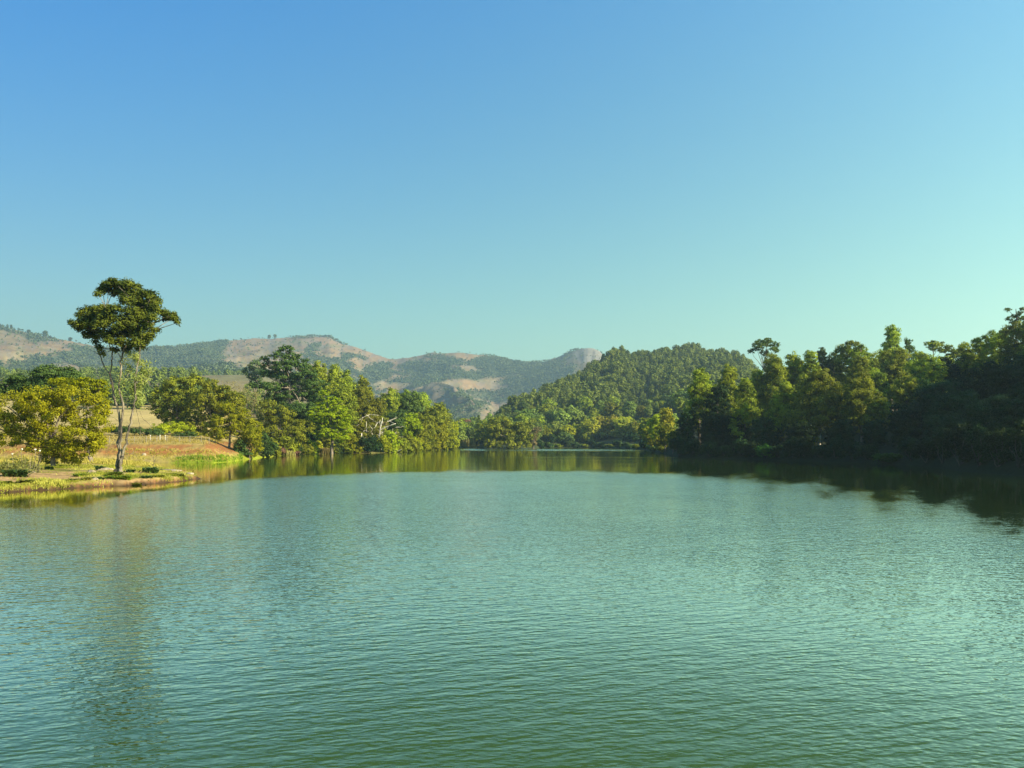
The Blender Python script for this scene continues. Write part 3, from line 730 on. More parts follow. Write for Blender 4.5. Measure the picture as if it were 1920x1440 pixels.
    stem([(250, 590), (262, 578), (280, 568), (292, 562)], [2.2, .8], (-.5, .3), 5)
    stem([(252, 612), (275, 604), (298, 596), (322, 594)], [2.2, .8], (-.5, .5), 5)
    stem([(240, 640), (222, 615), (200, 598), (180, 590)], [2.2, .8], (-.5, .3), 5)
    stem([(230, 856), (236, 832), (241, 808), (247, 785), (252, 762), (254, 742), (253, 720), (256, 700), (258, 684), (262, 668), (262, 650), (266, 630)], [7, 6, 5.6, 5.2, 4.8, 4.2, 3.8, 3.4, 3, 2.6, 2, 1.2], (-0.4, -1.0))
    for a, b, w in (((243, 806), (252, 800), 1.6), ((252, 802), (263, 801), 1.3), ((263, 801), (264, 818), 1.1), ((255, 765), (260, 790), 0.9), ((260, 790), (263, 801), .9), ((244, 800), (238, 790), 1), ((262, 770), (268, 785), .7), ((268, 786), (288, 803), .8),
                    ((232, 852), (250, 850), 1.0), ((250, 850), (250, 844), .8), ((224, 832), (214, 840), .9), ((214, 840), (213, 848), .6), ((222, 812), (206, 811), 1.0), ((222, 790), (208, 780), .7), ((256, 758), (272, 764), 1.0), ((272, 764), (275, 762), .8),
                    ((254, 730), (268, 716), 1.0), ((255, 715), (272, 702), .9), ((256, 700), (285, 706), .6), ((286, 696), (304, 688), .5), ((228, 725), (240, 702), 1.3), ((240, 702), (250, 690), .9), ((227, 705), (218, 690), .8), ((254, 742), (266, 736), .7), ((258, 688), (284, 697), .7),
                    ((226, 690), (236, 674), 1.0), ((236, 674), (222, 664), .8), ((231, 757), (240, 745), .7), ((222, 765), (212, 752), .6), ((232, 848), (262, 856), .6)):
        P = curve(L(*a, r.uniform(-.5, .3)), L(*b, r.uniform(-.8, .6)), r, 0.08, 5)
        tb.add(P, np.linspace(w, w * .6, 5) * s * .5, 5)
    # twigs into the leaf masses
    for c, rr in bl:
        anchor = min(bl, key=lambda q: np.linalg.norm(q[0] - (c + (L(240, 640) - c) * 0.35)))[0]
        tb.add(curve(anchor, c, r, 0.1, 4), np.linspace(.05, .02, 4), 4)
    tb.build('trunk', M['bark_light'], root)
lone_tree()

# ------------------------------------------------------------------ left bank trees
Tt = traced
Tt('broadleaf_tree', 'wide yellow-green bushy tree leaning over the grass left of the lone tree', 'tree', 100, 88,
   [(30, 765, 38, 34), (75, 750, 38, 28), (125, 744, 40, 24), (170, 762, 34, 30), (188, 798, 20, 32), (110, 786, 46, 34), (45, 798, 42, 24), (150, 818, 40, 32), (118, 848, 32, 18), (160, 842, 24, 18), (8, 790, 20, 26), (-30, 780, 40, 40), (-70, 800, 40, 40), (80, 815, 34, 18), (138, 860, 26, 12), (190, 770, 18, 22), (100, 765, 40, 24), (92, 858, 26, 12), (70, 838, 26, 14), (15, 825, 30, 18), (115, 835, 36, 20), (178, 832, 20, 18)],
   'yellow_bush', leaf=0.24, cover=1.8, seed=1, sub=0.30, trunk_r=0.22, fork=0.3, gap=0.06)
Tt('broadleaf_tree', 'dark flat-topped tree standing behind the yellow-green bushy tree', 'tree', 90, 120,
   [(45, 715, 36, 18), (85, 702, 38, 17), (120, 708, 36, 18), (100, 728, 55, 18), (18, 728, 25, 20), (60, 735, 45, 20), (-30, 745, 40, 25), (130, 718, 26, 14)], 'dark_leaf', leaf=0.34, cover=2.6, seed=2)
Tt('acacia_tree', 'flat sunlit yellow-green tree top behind the lone tree stem and bushy tree', 'tree', 170, 108,
   [(158, 718, 34, 12), (186, 724, 20, 14), (130, 722, 26, 10), (184, 738, 24, 13), (110, 714, 22, 8)], 'bright', leaf=0.3, cover=2.2, seed=3, flat=0.7)
Tt('round_tree', 'dark olive round tree on the meadow edge behind the fence', 'tree', 335, 195,
   [(330, 722, 30, 18), (362, 716, 24, 13), (300, 745, 20, 22), (345, 745, 35, 24), (318, 775, 30, 20), (352, 775, 26, 20), (296, 768, 16, 12), (345, 796, 26, 14), (325, 798, 20, 12)], 'olive', leaf=0.5, cover=2.6, seed=4)
Tt('round_tree', 'olive-brown tree with sparse top beside the dark round tree', 'tree', 398, 190,
   [(392, 725, 24, 15), (420, 735, 26, 16), (385, 755, 28, 22), (418, 762, 30, 22), (395, 790, 30, 22), (375, 815, 22, 16), (408, 818, 24, 16), (440, 752, 22, 18), (365, 795, 18, 18)], 'olive', leaf=0.48, cover=2.4, seed=5)
Tt('bare_tree', 'dry grey-brown twiggy tree between the round tree and the dark conifer', 'tree', 468, 255,
   [(450, 735, 24, 16), (478, 742, 26, 16), (462, 755, 30, 18), (488, 765, 22, 16), (430, 722, 18, 10), (460, 785, 28, 18), (500, 785, 20, 20)], 'dry', leaf=0.7, cover=0.8, aspect=0.16, seed=6, bark_m='bark_light')
Tt('meadow_bush', 'low yellow-green bush on the meadow behind the fence posts', 'bush', 322, 182,
   [(302, 803, 20, 9), (330, 800, 22, 9), (352, 806, 14, 9), (315, 808, 26, 8)], 'olive_yellow', leaf=0.36, cover=2.4, seed=7)
Tt('meadow_bush', 'dark low thicket behind the fence rail', 'bush', 270, 176,
   [(236, 806, 22, 7), (262, 808, 22, 7), (288, 811, 20, 7), (215, 806, 18, 7), (350, 817, 26, 7)], 'dark_leaf', leaf=0.36, cover=2.4, seed=8)
Tt('small_tree', 'small sunlit yellow-green tree with dark stem at the end of the bank', 'tree', 430, 167,
   [(425, 763, 20, 11), (445, 778, 22, 14), (410, 788, 16, 12), (432, 792, 20, 14), (458, 796, 22, 16), (396, 802, 14, 12), (474, 800, 18, 16), (440, 806, 20, 12), (470, 815, 18, 14), (410, 812, 16, 12)], 'olive_yellow', leaf=0.34, cover=2.6, seed=9, trunk_r=0.22, fork=0.45, gap=0.08)
Tt('leafy_shrub', 'rounded bright-edged shrub hanging over the water at the tip of the bank', 'shrub', 468, 166,
   [(474, 815, 18, 20), (456, 828, 20, 18), (482, 838, 12, 16), (464, 850, 18, 12), (448, 842, 12, 12)], 'olive_yellow', leaf=0.36, cover=2.4, seed=10, limbs=True)
Tt('leafy_shrub', 'dark broad-leaved shrub beside the small yellow-green tree', 'shrub', 452, 164.5,
   [(450, 838, 12, 14), (460, 852, 14, 9), (446, 850, 8, 9)], 'dark_leaf', leaf=0.4, cover=2.2, seed=11)
Tt('pine_tree', 'pale grey-green pine showing behind the dark conifer', 'tree', 478, 380,
   [(478, 684, 13, 10), (466, 696, 13, 9), (486, 697, 14, 12), (470, 706, 10, 6), (480, 715, 14, 12)], 'euc_blue', leaf=0.8, cover=2.6, seed=12)
Tt('conifer_tree', 'big dark spreading conifer towering over the left shore', 'tree', 545, 238,
   [(535, 655, 17, 9), (522, 667, 17, 8), (548, 668, 18, 10), (496, 674, 11, 7), (508, 686, 20, 9), (536, 684, 28, 12), (565, 684, 20, 13), (500, 700, 16, 8), (528, 704, 34, 12), (570, 704, 30, 14), (484, 722, 20, 6), (508, 724, 28, 9), (545, 724, 38, 13),
    (588, 722, 28, 15), (520, 744, 30, 11), (560, 745, 36, 14), (600, 744, 24, 14), (530, 765, 30, 12), (570, 768, 34, 14), (600, 768, 20, 14), (550, 785, 36, 14)], 'conifer', leaf=0.55, cover=2.5, seed=13, sub=0.32, up=0.5, flat=0.75, fork=0.6, trunk_r=0.45)
Tt('broadleaf_tree', 'olive tree with hanging boughs below the big conifer', 'tree', 520, 222,
   [(505, 765, 24, 16), (528, 778, 28, 16), (500, 790, 22, 16), (540, 798, 32, 16), (508, 812, 26, 16), (555, 815, 26, 16), (575, 800, 20, 16)], 'olive', leaf=0.5, cover=2.4, seed=14, sub=0.32)
Tt('layered_tree', 'vivid bright-green layered tree at the water', 'tree', 622, 226,
   [(608, 740, 12, 9), (622, 752, 18, 10), (606, 764, 22, 10), (636, 768, 20, 10), (618, 780, 28, 10), (646, 786, 17, 10), (600, 792, 26, 10), (632, 798, 28, 11), (650, 806, 12, 9), (612, 812, 30, 10), (640, 818, 20, 11), (590, 775, 16, 9)],
   'bright', leaf=0.5, cover=2.2, seed=15, sub=0.34, up=0.6, flat=0.6, fork=0.5)

def shrub_at(px, top, bottom, hw, d, mat, label, seed, name='shore_shrub', cat='shrub', leaf=None, cover=2.2, group=None):
    org = on_ground(px, d, 0.1)
    h = max(0.8, zy(top, d) - org[2]); w = hw * d / F
    rt = make_tree(name, h, w, 'shrub', mat, leaf or 0.0022 * d, seed, cover, bark_m='bark_dark', loc=org)
    tag(rt, label, cat, group)
    return rt
SHR = [(500, 806, 18, 'dark_leaf', 'dark glossy shrub at the water below the conifer'), (522, 836, 14, 'pink', 'low reddish-brown reed patch at the waterline'), (545, 838, 14, 'pink', 'dull red dry brush beside the reddish reed patch'),
       (540, 818, 20, 'olive', 'olive shrub above the reddish brush'), (566, 815, 22, 'olive', 'round olive shrub between reddish brush and bright yellow bush'), (598, 826, 12, 'gold', 'bright yellow round bush at the waterline'), (616, 815, 16, 'olive', 'olive shrub under the vivid green tree'),
       (640, 818, 16, 'olive_yellow', 'yellowish shrub under the vivid green tree'), (660, 808, 16, 'olive_yellow', 'tall yellow-green shrub left of the dead branches'), (668, 828, 12, 'olive_yellow', 'low shrub touching the dead branches'),
       (735, 805, 17, 'olive_yellow', 'sunny yellow bush right of the dead branches'), (748, 826, 14, 'olive_yellow', 'small yellow bush overhanging the waterline'), (768, 815, 18, 'olive', 'olive thicket in the middle of the far shore'), (790, 818, 16, 'olive_yellow', 'pale shrub by the far waterline'),
       (812, 815, 16, 'olive', 'green shrub near the bend of the lake'), (832, 815, 16, 'olive_yellow', 'light green shrub near the bend of the lake'), (850, 812, 14, 'olive_yellow', 'yellow-green shrub behind the reed clump'), (700, 815, 16, 'shade', 'shaded shrub behind the dead branches'), (685, 818, 14, 'shade', 'dark undergrowth behind the dead limbs')]
for i, (px, top, hw, mat, lb) in enumerate(SHR):
    d = shore_d(px) + 2.0 + 3 * (i % 2); hw *= 1.15
    shrub_at(px, top, 850, hw, d, mat, lb, 200 + i)

def tree_at(px, top, hw, d, style, mat, label, seed, name='eucalyptus_tree', cat='tree', leaf=None, cover=2.4, gap=0.0, bark_m='bark', sub=0.36, group=None):
    org = on_ground(px, d, 0.1)
    h = max(2.0, zy(top, d) - org[2]); w = hw * d / F
    if style == 'cone': w *= 1.3
    rt = make_tree(name, h, w, style, mat, leaf or 0.0022 * d, seed, cover, bark_m, gap, sub, org)
    tag(rt, label, cat, group)
    return rt
LB = [(597, 676, 20, 262, 'cone', 'euc', 'tall gum tree just right of the big conifer'), (628, 684, 20, 268, 'cone', 'euc', 'second tall gum tree right of the conifer'), (650, 692, 18, 275, 'cone', 'euc', 'gum tree with narrow top above the vivid green tree'),
      (680, 702, 18, 280, 'cone', 'euc', 'gum tree at the end of the tall row'), (665, 728, 26, 262, 'round', 'olive', 'bushy brown-green tree below the tall gum row'), (692, 745, 22, 270, 'round', 'olive', 'rounded tree behind the dead branches'), (612, 705, 20, 255, 'round', 'euc', 'gum tree filling the gap behind the vivid green tree'), (640, 720, 24, 252, 'round', 'olive', 'wide olive crown behind the vivid green tree'),
      (725, 727, 20, 310, 'round', 'euc', 'dark round crown left of the far treetop group'), (748, 726, 20, 320, 'round', 'euc', 'topmost crown of the far treetop group'), (770, 730, 20, 318, 'round', 'hill_b', 'dark crown in the middle of the far treetop group'), (790, 740, 20, 325, 'cone', 'euc', 'sloping crown right of the dark middle crown'),
      (808, 752, 20, 320, 'round', 'euc', 'green crown stepping down toward the bend'), (828, 762, 16, 330, 'cone', 'euc', 'narrow crown at the edge of the far treetop group'), (735, 768, 22, 296, 'round', 'dark_leaf', 'dark leafy tree above the dead branches'), (762, 775, 22, 300, 'round', 'bright', 'bright green tree in the lower slope'), (790, 775, 22, 304, 'round', 'olive', 'olive tree low on the far left bank'),
      (815, 782, 20, 320, 'round', 'olive_yellow', 'yellow-green tree near the bend of the lake'), (842, 790, 16, 350, 'round', 'olive_yellow', 'small pale tree near the bend of the lake'), (868, 788, 14, 470, 'round', 'pink', 'small reddish-brown tree at the bend of the lake'), (854, 790, 12, 470, 'round', 'dry', 'small dry tan tree beside the reddish tree'), (708, 760, 16, 290, 'round', 'olive', 'drab tree between the gum row and the far treetops'), (700, 784, 20, 275, 'spread', 'dry', 'dry brown thicket above the dead branches'),
      (560, 770, 26, 250, 'round', 'shade', 'shaded tree under the big conifer'), (590, 790, 22, 245, 'round', 'shade', 'shaded tree beside the vivid green tree')]
for i, (px, top, hw, d, st, mat, lb) in enumerate(LB):
    hw *= 1.25
    if st == 'round': st = 'full'
    tree_at(px, top, hw, d, st, mat, lb, 300 + i, name='eucalyptus_tree' if mat == 'euc' else 'round_tree')

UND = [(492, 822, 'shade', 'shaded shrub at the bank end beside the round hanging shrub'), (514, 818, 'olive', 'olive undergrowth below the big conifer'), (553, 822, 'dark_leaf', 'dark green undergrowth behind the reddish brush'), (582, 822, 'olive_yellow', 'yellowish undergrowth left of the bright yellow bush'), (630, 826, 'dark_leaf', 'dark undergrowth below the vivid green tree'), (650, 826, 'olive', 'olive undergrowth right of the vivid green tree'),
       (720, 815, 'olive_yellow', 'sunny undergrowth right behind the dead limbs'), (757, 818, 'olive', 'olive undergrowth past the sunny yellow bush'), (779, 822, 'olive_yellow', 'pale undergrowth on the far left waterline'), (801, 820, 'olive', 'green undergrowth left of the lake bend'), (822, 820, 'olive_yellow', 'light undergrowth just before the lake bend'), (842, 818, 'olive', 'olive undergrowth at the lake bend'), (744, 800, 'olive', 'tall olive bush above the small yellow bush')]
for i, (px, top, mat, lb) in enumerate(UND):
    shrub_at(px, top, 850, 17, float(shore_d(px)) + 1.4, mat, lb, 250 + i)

def dead_tree():
    d = 258.0; org = on_ground(708, d, 0); s = d / F
    root = empty('dead_tree', org); r = np.random.default_rng(8)
    tag(root, 'bleached dead tree with tangled bare limbs sprawling at the waterline', 'dead tree')
    def L(px, py, dy=0): return W(px, py, d + dy) - org
    tb = Tubes()
    for pts, w in (([(678, 812), (679, 830), (684, 840), (696, 844)], 2.6), ([(691, 818), (692, 832), (697, 842), (700, 849)], 2.0), ([(706, 825), (704, 836), (707, 846)], 3.0), ([(716, 790), (712, 805), (711, 825), (713, 834), (722, 842)], 2.6),
                   ([(714, 843), (722, 846), (731, 846)], 3.4), ([(680, 840), (690, 842), (697, 845)], 3.0), ([(717, 783), (717, 795)], 1.8), ([(697, 812), (703, 822), (706, 826)], 1.8), ([(713, 806), (725, 800), (742, 794)], 2.2), ([(726, 790), (735, 787), (743, 784)], 1.8),
                   ([(668, 792), (680, 783), (694, 777)], 1.4), ([(694, 777), (710, 779)], 1.0), ([(704, 800), (707, 793), (713, 790)], 1.4), ([(687, 790), (686, 805), (688, 810)], 1.4), ([(712, 834), (720, 830), (728, 832)], 1.2), ([(700, 849), (706, 832), (712, 828)], 1.3), ([(735, 848), (748, 845), (753, 842)], 1.2), ([(660, 850), (675, 847), (690, 848)], 1.8)):
        n = len(pts); t = np.linspace(0, n - 1, (n - 1) * 3 + 1); dy = r.uniform(-2, 2)
        P = np.array([L(np.interp(q, range(n), [p[0] for p in pts]), np.interp(q, range(n), [p[1] for p in pts]), dy * q / n) for q in t])
        P[1:-1] += r.normal(size=(len(P) - 2, 3)) * 0.05
        tb.add(P, np.linspace(w, w * .6, len(t)) * s * .5, 6)
    for _ in range(46):
        a = L(r.uniform(672, 742), r.uniform(780, 840), r.uniform(-1, 3)); b = a + r.normal(size=3) * np.array([1.6, 1, 1.3])
        tb.add(curve(a, b, r, .15, 5), np.linspace(.07, .02, 5), 4)
    tb.build('trunk', M['bark_pale'], root)
dead_tree()

# centre shore
Tt('island_tree', 'broad low olive tree leaning over the water at the middle of the lake', 'tree', 955, 358,
   [(938, 790, 22, 9), (925, 803, 18, 12), (950, 802, 24, 13), (975, 800, 18, 11), (935, 820, 26, 14), (962, 820, 24, 15), (985, 815, 18, 12), (920, 832, 14, 9), (950, 834, 26, 8), (980, 832, 18, 8)], 'olive', leaf=0.85, cover=2.4, seed=30)
Tt('island_shrub', 'reddish-tan shrub hugging the side of the olive lakeside tree', 'shrub', 1000, 362,
   [(1002, 815, 9, 12), (998, 830, 10, 9), (1008, 805, 8, 6)], 'dry', leaf=0.8, cover=2.0, seed=31)
Tt('island_shrub', 'dark shrub in shade left of the olive lakeside tree', 'shrub', 898, 450,
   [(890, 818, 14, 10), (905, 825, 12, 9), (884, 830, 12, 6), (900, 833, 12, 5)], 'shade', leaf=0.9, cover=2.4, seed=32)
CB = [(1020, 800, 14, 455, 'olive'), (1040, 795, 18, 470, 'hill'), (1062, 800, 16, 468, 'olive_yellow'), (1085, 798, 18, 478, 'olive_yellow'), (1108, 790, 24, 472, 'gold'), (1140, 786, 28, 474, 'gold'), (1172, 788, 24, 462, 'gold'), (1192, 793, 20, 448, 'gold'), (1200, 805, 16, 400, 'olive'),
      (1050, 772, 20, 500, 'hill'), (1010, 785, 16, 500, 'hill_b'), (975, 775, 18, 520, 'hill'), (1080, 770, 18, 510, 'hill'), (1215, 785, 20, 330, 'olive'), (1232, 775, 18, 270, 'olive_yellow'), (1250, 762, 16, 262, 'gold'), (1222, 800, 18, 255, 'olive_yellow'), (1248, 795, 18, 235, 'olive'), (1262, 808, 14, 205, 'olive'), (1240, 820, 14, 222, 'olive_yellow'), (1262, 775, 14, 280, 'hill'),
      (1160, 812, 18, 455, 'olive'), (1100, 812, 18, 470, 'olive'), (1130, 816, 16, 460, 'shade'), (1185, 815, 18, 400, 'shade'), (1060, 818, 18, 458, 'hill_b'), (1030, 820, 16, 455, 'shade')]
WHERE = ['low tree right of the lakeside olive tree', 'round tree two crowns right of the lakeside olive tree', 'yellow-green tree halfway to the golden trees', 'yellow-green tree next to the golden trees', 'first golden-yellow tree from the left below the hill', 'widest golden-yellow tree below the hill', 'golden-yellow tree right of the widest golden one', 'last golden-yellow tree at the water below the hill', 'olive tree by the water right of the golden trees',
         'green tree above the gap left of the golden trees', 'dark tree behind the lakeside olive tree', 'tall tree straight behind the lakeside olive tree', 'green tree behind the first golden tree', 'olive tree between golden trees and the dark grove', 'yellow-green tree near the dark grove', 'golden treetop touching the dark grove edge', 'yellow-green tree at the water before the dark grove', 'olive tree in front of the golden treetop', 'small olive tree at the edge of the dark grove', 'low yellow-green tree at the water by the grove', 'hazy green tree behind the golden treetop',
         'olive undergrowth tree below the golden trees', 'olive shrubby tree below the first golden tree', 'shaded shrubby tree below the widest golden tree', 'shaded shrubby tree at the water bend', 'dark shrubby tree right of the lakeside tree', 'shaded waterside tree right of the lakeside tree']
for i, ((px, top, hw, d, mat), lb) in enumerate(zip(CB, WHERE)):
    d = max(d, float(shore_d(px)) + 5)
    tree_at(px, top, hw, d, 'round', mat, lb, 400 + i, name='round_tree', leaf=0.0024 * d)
CSW = ['touching the lakeside olive tree', 'one bush past the lakeside olive tree', 'two bushes past the lakeside olive tree', 'before the yellow-green trees', 'under the yellow-green trees', 'between yellow-green and golden trees', 'under the first golden tree', 'just past the first golden tree', 'under the widest golden tree', 'just past the widest golden tree', 'under the third golden tree', 'under the last golden tree', 'where the shore bends nearer', 'on the nearer shore before the grove', 'last before the dark grove']
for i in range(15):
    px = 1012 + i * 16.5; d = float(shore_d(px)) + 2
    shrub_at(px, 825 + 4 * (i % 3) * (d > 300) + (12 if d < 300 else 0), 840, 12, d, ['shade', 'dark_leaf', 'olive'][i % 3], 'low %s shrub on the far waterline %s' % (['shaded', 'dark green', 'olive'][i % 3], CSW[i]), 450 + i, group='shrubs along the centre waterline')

# ------------------------------------------------------------------ the grove on the right bank
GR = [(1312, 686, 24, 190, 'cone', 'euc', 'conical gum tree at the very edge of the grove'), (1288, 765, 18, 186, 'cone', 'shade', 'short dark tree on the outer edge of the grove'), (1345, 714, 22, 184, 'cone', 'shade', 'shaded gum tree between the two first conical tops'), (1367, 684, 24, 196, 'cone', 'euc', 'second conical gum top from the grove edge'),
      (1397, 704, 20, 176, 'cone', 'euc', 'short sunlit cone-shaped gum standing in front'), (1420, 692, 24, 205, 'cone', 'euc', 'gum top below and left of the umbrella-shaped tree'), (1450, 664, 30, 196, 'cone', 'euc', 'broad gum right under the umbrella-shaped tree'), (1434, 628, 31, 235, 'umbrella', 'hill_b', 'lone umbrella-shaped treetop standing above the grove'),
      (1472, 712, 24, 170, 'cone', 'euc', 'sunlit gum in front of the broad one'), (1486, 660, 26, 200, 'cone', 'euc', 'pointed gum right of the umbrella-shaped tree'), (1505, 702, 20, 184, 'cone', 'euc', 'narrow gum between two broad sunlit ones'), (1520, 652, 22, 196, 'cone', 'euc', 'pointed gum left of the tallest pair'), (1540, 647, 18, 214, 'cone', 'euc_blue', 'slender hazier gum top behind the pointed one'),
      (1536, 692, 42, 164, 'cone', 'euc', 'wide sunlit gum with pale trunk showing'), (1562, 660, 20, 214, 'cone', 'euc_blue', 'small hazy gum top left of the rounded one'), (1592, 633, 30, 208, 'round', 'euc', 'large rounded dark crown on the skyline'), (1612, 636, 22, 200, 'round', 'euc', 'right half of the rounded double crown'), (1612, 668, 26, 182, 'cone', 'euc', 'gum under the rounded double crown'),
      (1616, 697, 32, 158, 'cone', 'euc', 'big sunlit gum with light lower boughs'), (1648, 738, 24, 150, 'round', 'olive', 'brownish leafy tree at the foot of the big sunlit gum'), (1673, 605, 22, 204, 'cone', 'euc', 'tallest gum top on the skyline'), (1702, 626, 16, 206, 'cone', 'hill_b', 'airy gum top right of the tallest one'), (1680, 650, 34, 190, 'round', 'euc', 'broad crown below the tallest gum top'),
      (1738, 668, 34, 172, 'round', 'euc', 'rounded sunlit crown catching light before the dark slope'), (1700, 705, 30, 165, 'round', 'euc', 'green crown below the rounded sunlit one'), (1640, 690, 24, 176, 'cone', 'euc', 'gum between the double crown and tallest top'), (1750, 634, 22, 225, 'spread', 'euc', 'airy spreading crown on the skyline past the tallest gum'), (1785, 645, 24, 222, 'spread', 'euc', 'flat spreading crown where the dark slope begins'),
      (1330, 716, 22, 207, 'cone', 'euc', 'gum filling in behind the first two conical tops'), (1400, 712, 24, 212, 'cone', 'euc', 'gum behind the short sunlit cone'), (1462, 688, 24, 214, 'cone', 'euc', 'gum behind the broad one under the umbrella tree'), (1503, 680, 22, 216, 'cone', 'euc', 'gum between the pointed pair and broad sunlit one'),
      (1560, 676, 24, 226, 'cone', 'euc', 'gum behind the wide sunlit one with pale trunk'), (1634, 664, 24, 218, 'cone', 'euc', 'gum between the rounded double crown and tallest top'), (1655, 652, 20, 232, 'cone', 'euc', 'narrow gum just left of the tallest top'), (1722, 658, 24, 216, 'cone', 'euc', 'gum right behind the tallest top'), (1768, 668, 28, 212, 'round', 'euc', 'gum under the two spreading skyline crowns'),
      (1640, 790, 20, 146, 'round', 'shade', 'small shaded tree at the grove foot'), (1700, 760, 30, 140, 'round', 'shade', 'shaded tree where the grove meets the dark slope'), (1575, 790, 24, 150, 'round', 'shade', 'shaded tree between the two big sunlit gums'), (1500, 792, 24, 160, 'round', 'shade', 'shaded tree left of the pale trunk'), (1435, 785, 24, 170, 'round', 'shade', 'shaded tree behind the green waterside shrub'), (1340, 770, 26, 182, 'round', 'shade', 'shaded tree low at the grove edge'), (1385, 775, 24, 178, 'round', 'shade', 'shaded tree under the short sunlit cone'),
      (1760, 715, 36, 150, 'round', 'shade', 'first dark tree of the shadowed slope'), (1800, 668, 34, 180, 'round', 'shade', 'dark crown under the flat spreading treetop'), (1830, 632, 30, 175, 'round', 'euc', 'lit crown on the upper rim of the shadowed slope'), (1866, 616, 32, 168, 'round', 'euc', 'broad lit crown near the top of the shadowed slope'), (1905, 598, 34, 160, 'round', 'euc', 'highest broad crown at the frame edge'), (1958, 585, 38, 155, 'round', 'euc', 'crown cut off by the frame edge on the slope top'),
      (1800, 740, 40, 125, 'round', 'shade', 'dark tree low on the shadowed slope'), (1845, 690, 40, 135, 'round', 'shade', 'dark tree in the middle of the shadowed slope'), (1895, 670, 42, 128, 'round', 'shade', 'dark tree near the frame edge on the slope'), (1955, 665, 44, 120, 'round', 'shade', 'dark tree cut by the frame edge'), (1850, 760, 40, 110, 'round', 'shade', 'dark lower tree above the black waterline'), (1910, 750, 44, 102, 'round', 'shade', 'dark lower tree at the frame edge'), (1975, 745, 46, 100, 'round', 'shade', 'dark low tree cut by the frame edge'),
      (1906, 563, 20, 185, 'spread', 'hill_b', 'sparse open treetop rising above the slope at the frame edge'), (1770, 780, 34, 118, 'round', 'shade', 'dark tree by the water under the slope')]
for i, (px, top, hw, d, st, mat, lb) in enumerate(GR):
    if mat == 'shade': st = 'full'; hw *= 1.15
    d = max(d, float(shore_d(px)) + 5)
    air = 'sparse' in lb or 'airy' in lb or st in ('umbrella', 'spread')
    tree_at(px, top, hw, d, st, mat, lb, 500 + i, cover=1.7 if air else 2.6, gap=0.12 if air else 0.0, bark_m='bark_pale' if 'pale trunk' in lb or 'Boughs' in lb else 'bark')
GS = [(1275, 'at the outer tip of the grove'), (1304, 'under the first conical gum'), (1333, 'in the gap past the first conical gum'), (1362, 'under the second conical gum'), (1391, 'under the short sunlit cone gum'), (1412, 'left of the soft green mound'), (1462, 'right of the soft green mound'), (1488, 'under the pointed gum past the umbrella tree'),
      (1512, 'just left of the pale trunk'), (1540, 'at the foot of the pale trunk'), (1568, 'just right of the pale trunk'), (1598, 'below the rounded double crown'), (1628, 'left of the bright green waterline bush'), (1708, 'right of the bright green waterline bush'), (1738, 'where the black shade begins'), (1768, 'under the spreading skyline crown'), (1800, 'on the black waterline below the flat crown'), (1835, 'on the black waterline mid shadow'), (1872, 'on the black waterline near the frame edge'), (1910, 'at the frame edge in black shade'), (1950, 'cut by the frame edge')]
RS = ['small', 'wide', 'tangled', 'rounded', 'drooping']
for i, (px, wh) in enumerate(GS):
    d = float(shore_d(px)) + 2.2
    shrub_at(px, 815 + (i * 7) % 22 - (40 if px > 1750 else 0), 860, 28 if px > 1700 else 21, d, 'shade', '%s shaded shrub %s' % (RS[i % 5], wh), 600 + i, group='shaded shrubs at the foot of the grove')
shrub_at(1437, 834, 860, 20, float(shore_d(1437)) + 2.0, 'mound', 'soft green mound-shaped shrub on the grove waterline', 640)
shrub_at(1668, 850, 870, 32, float(shore_d(1668)) + 1.6, 'mound', 'low rounded bright-green bush on the waterline before the black shade', 641)

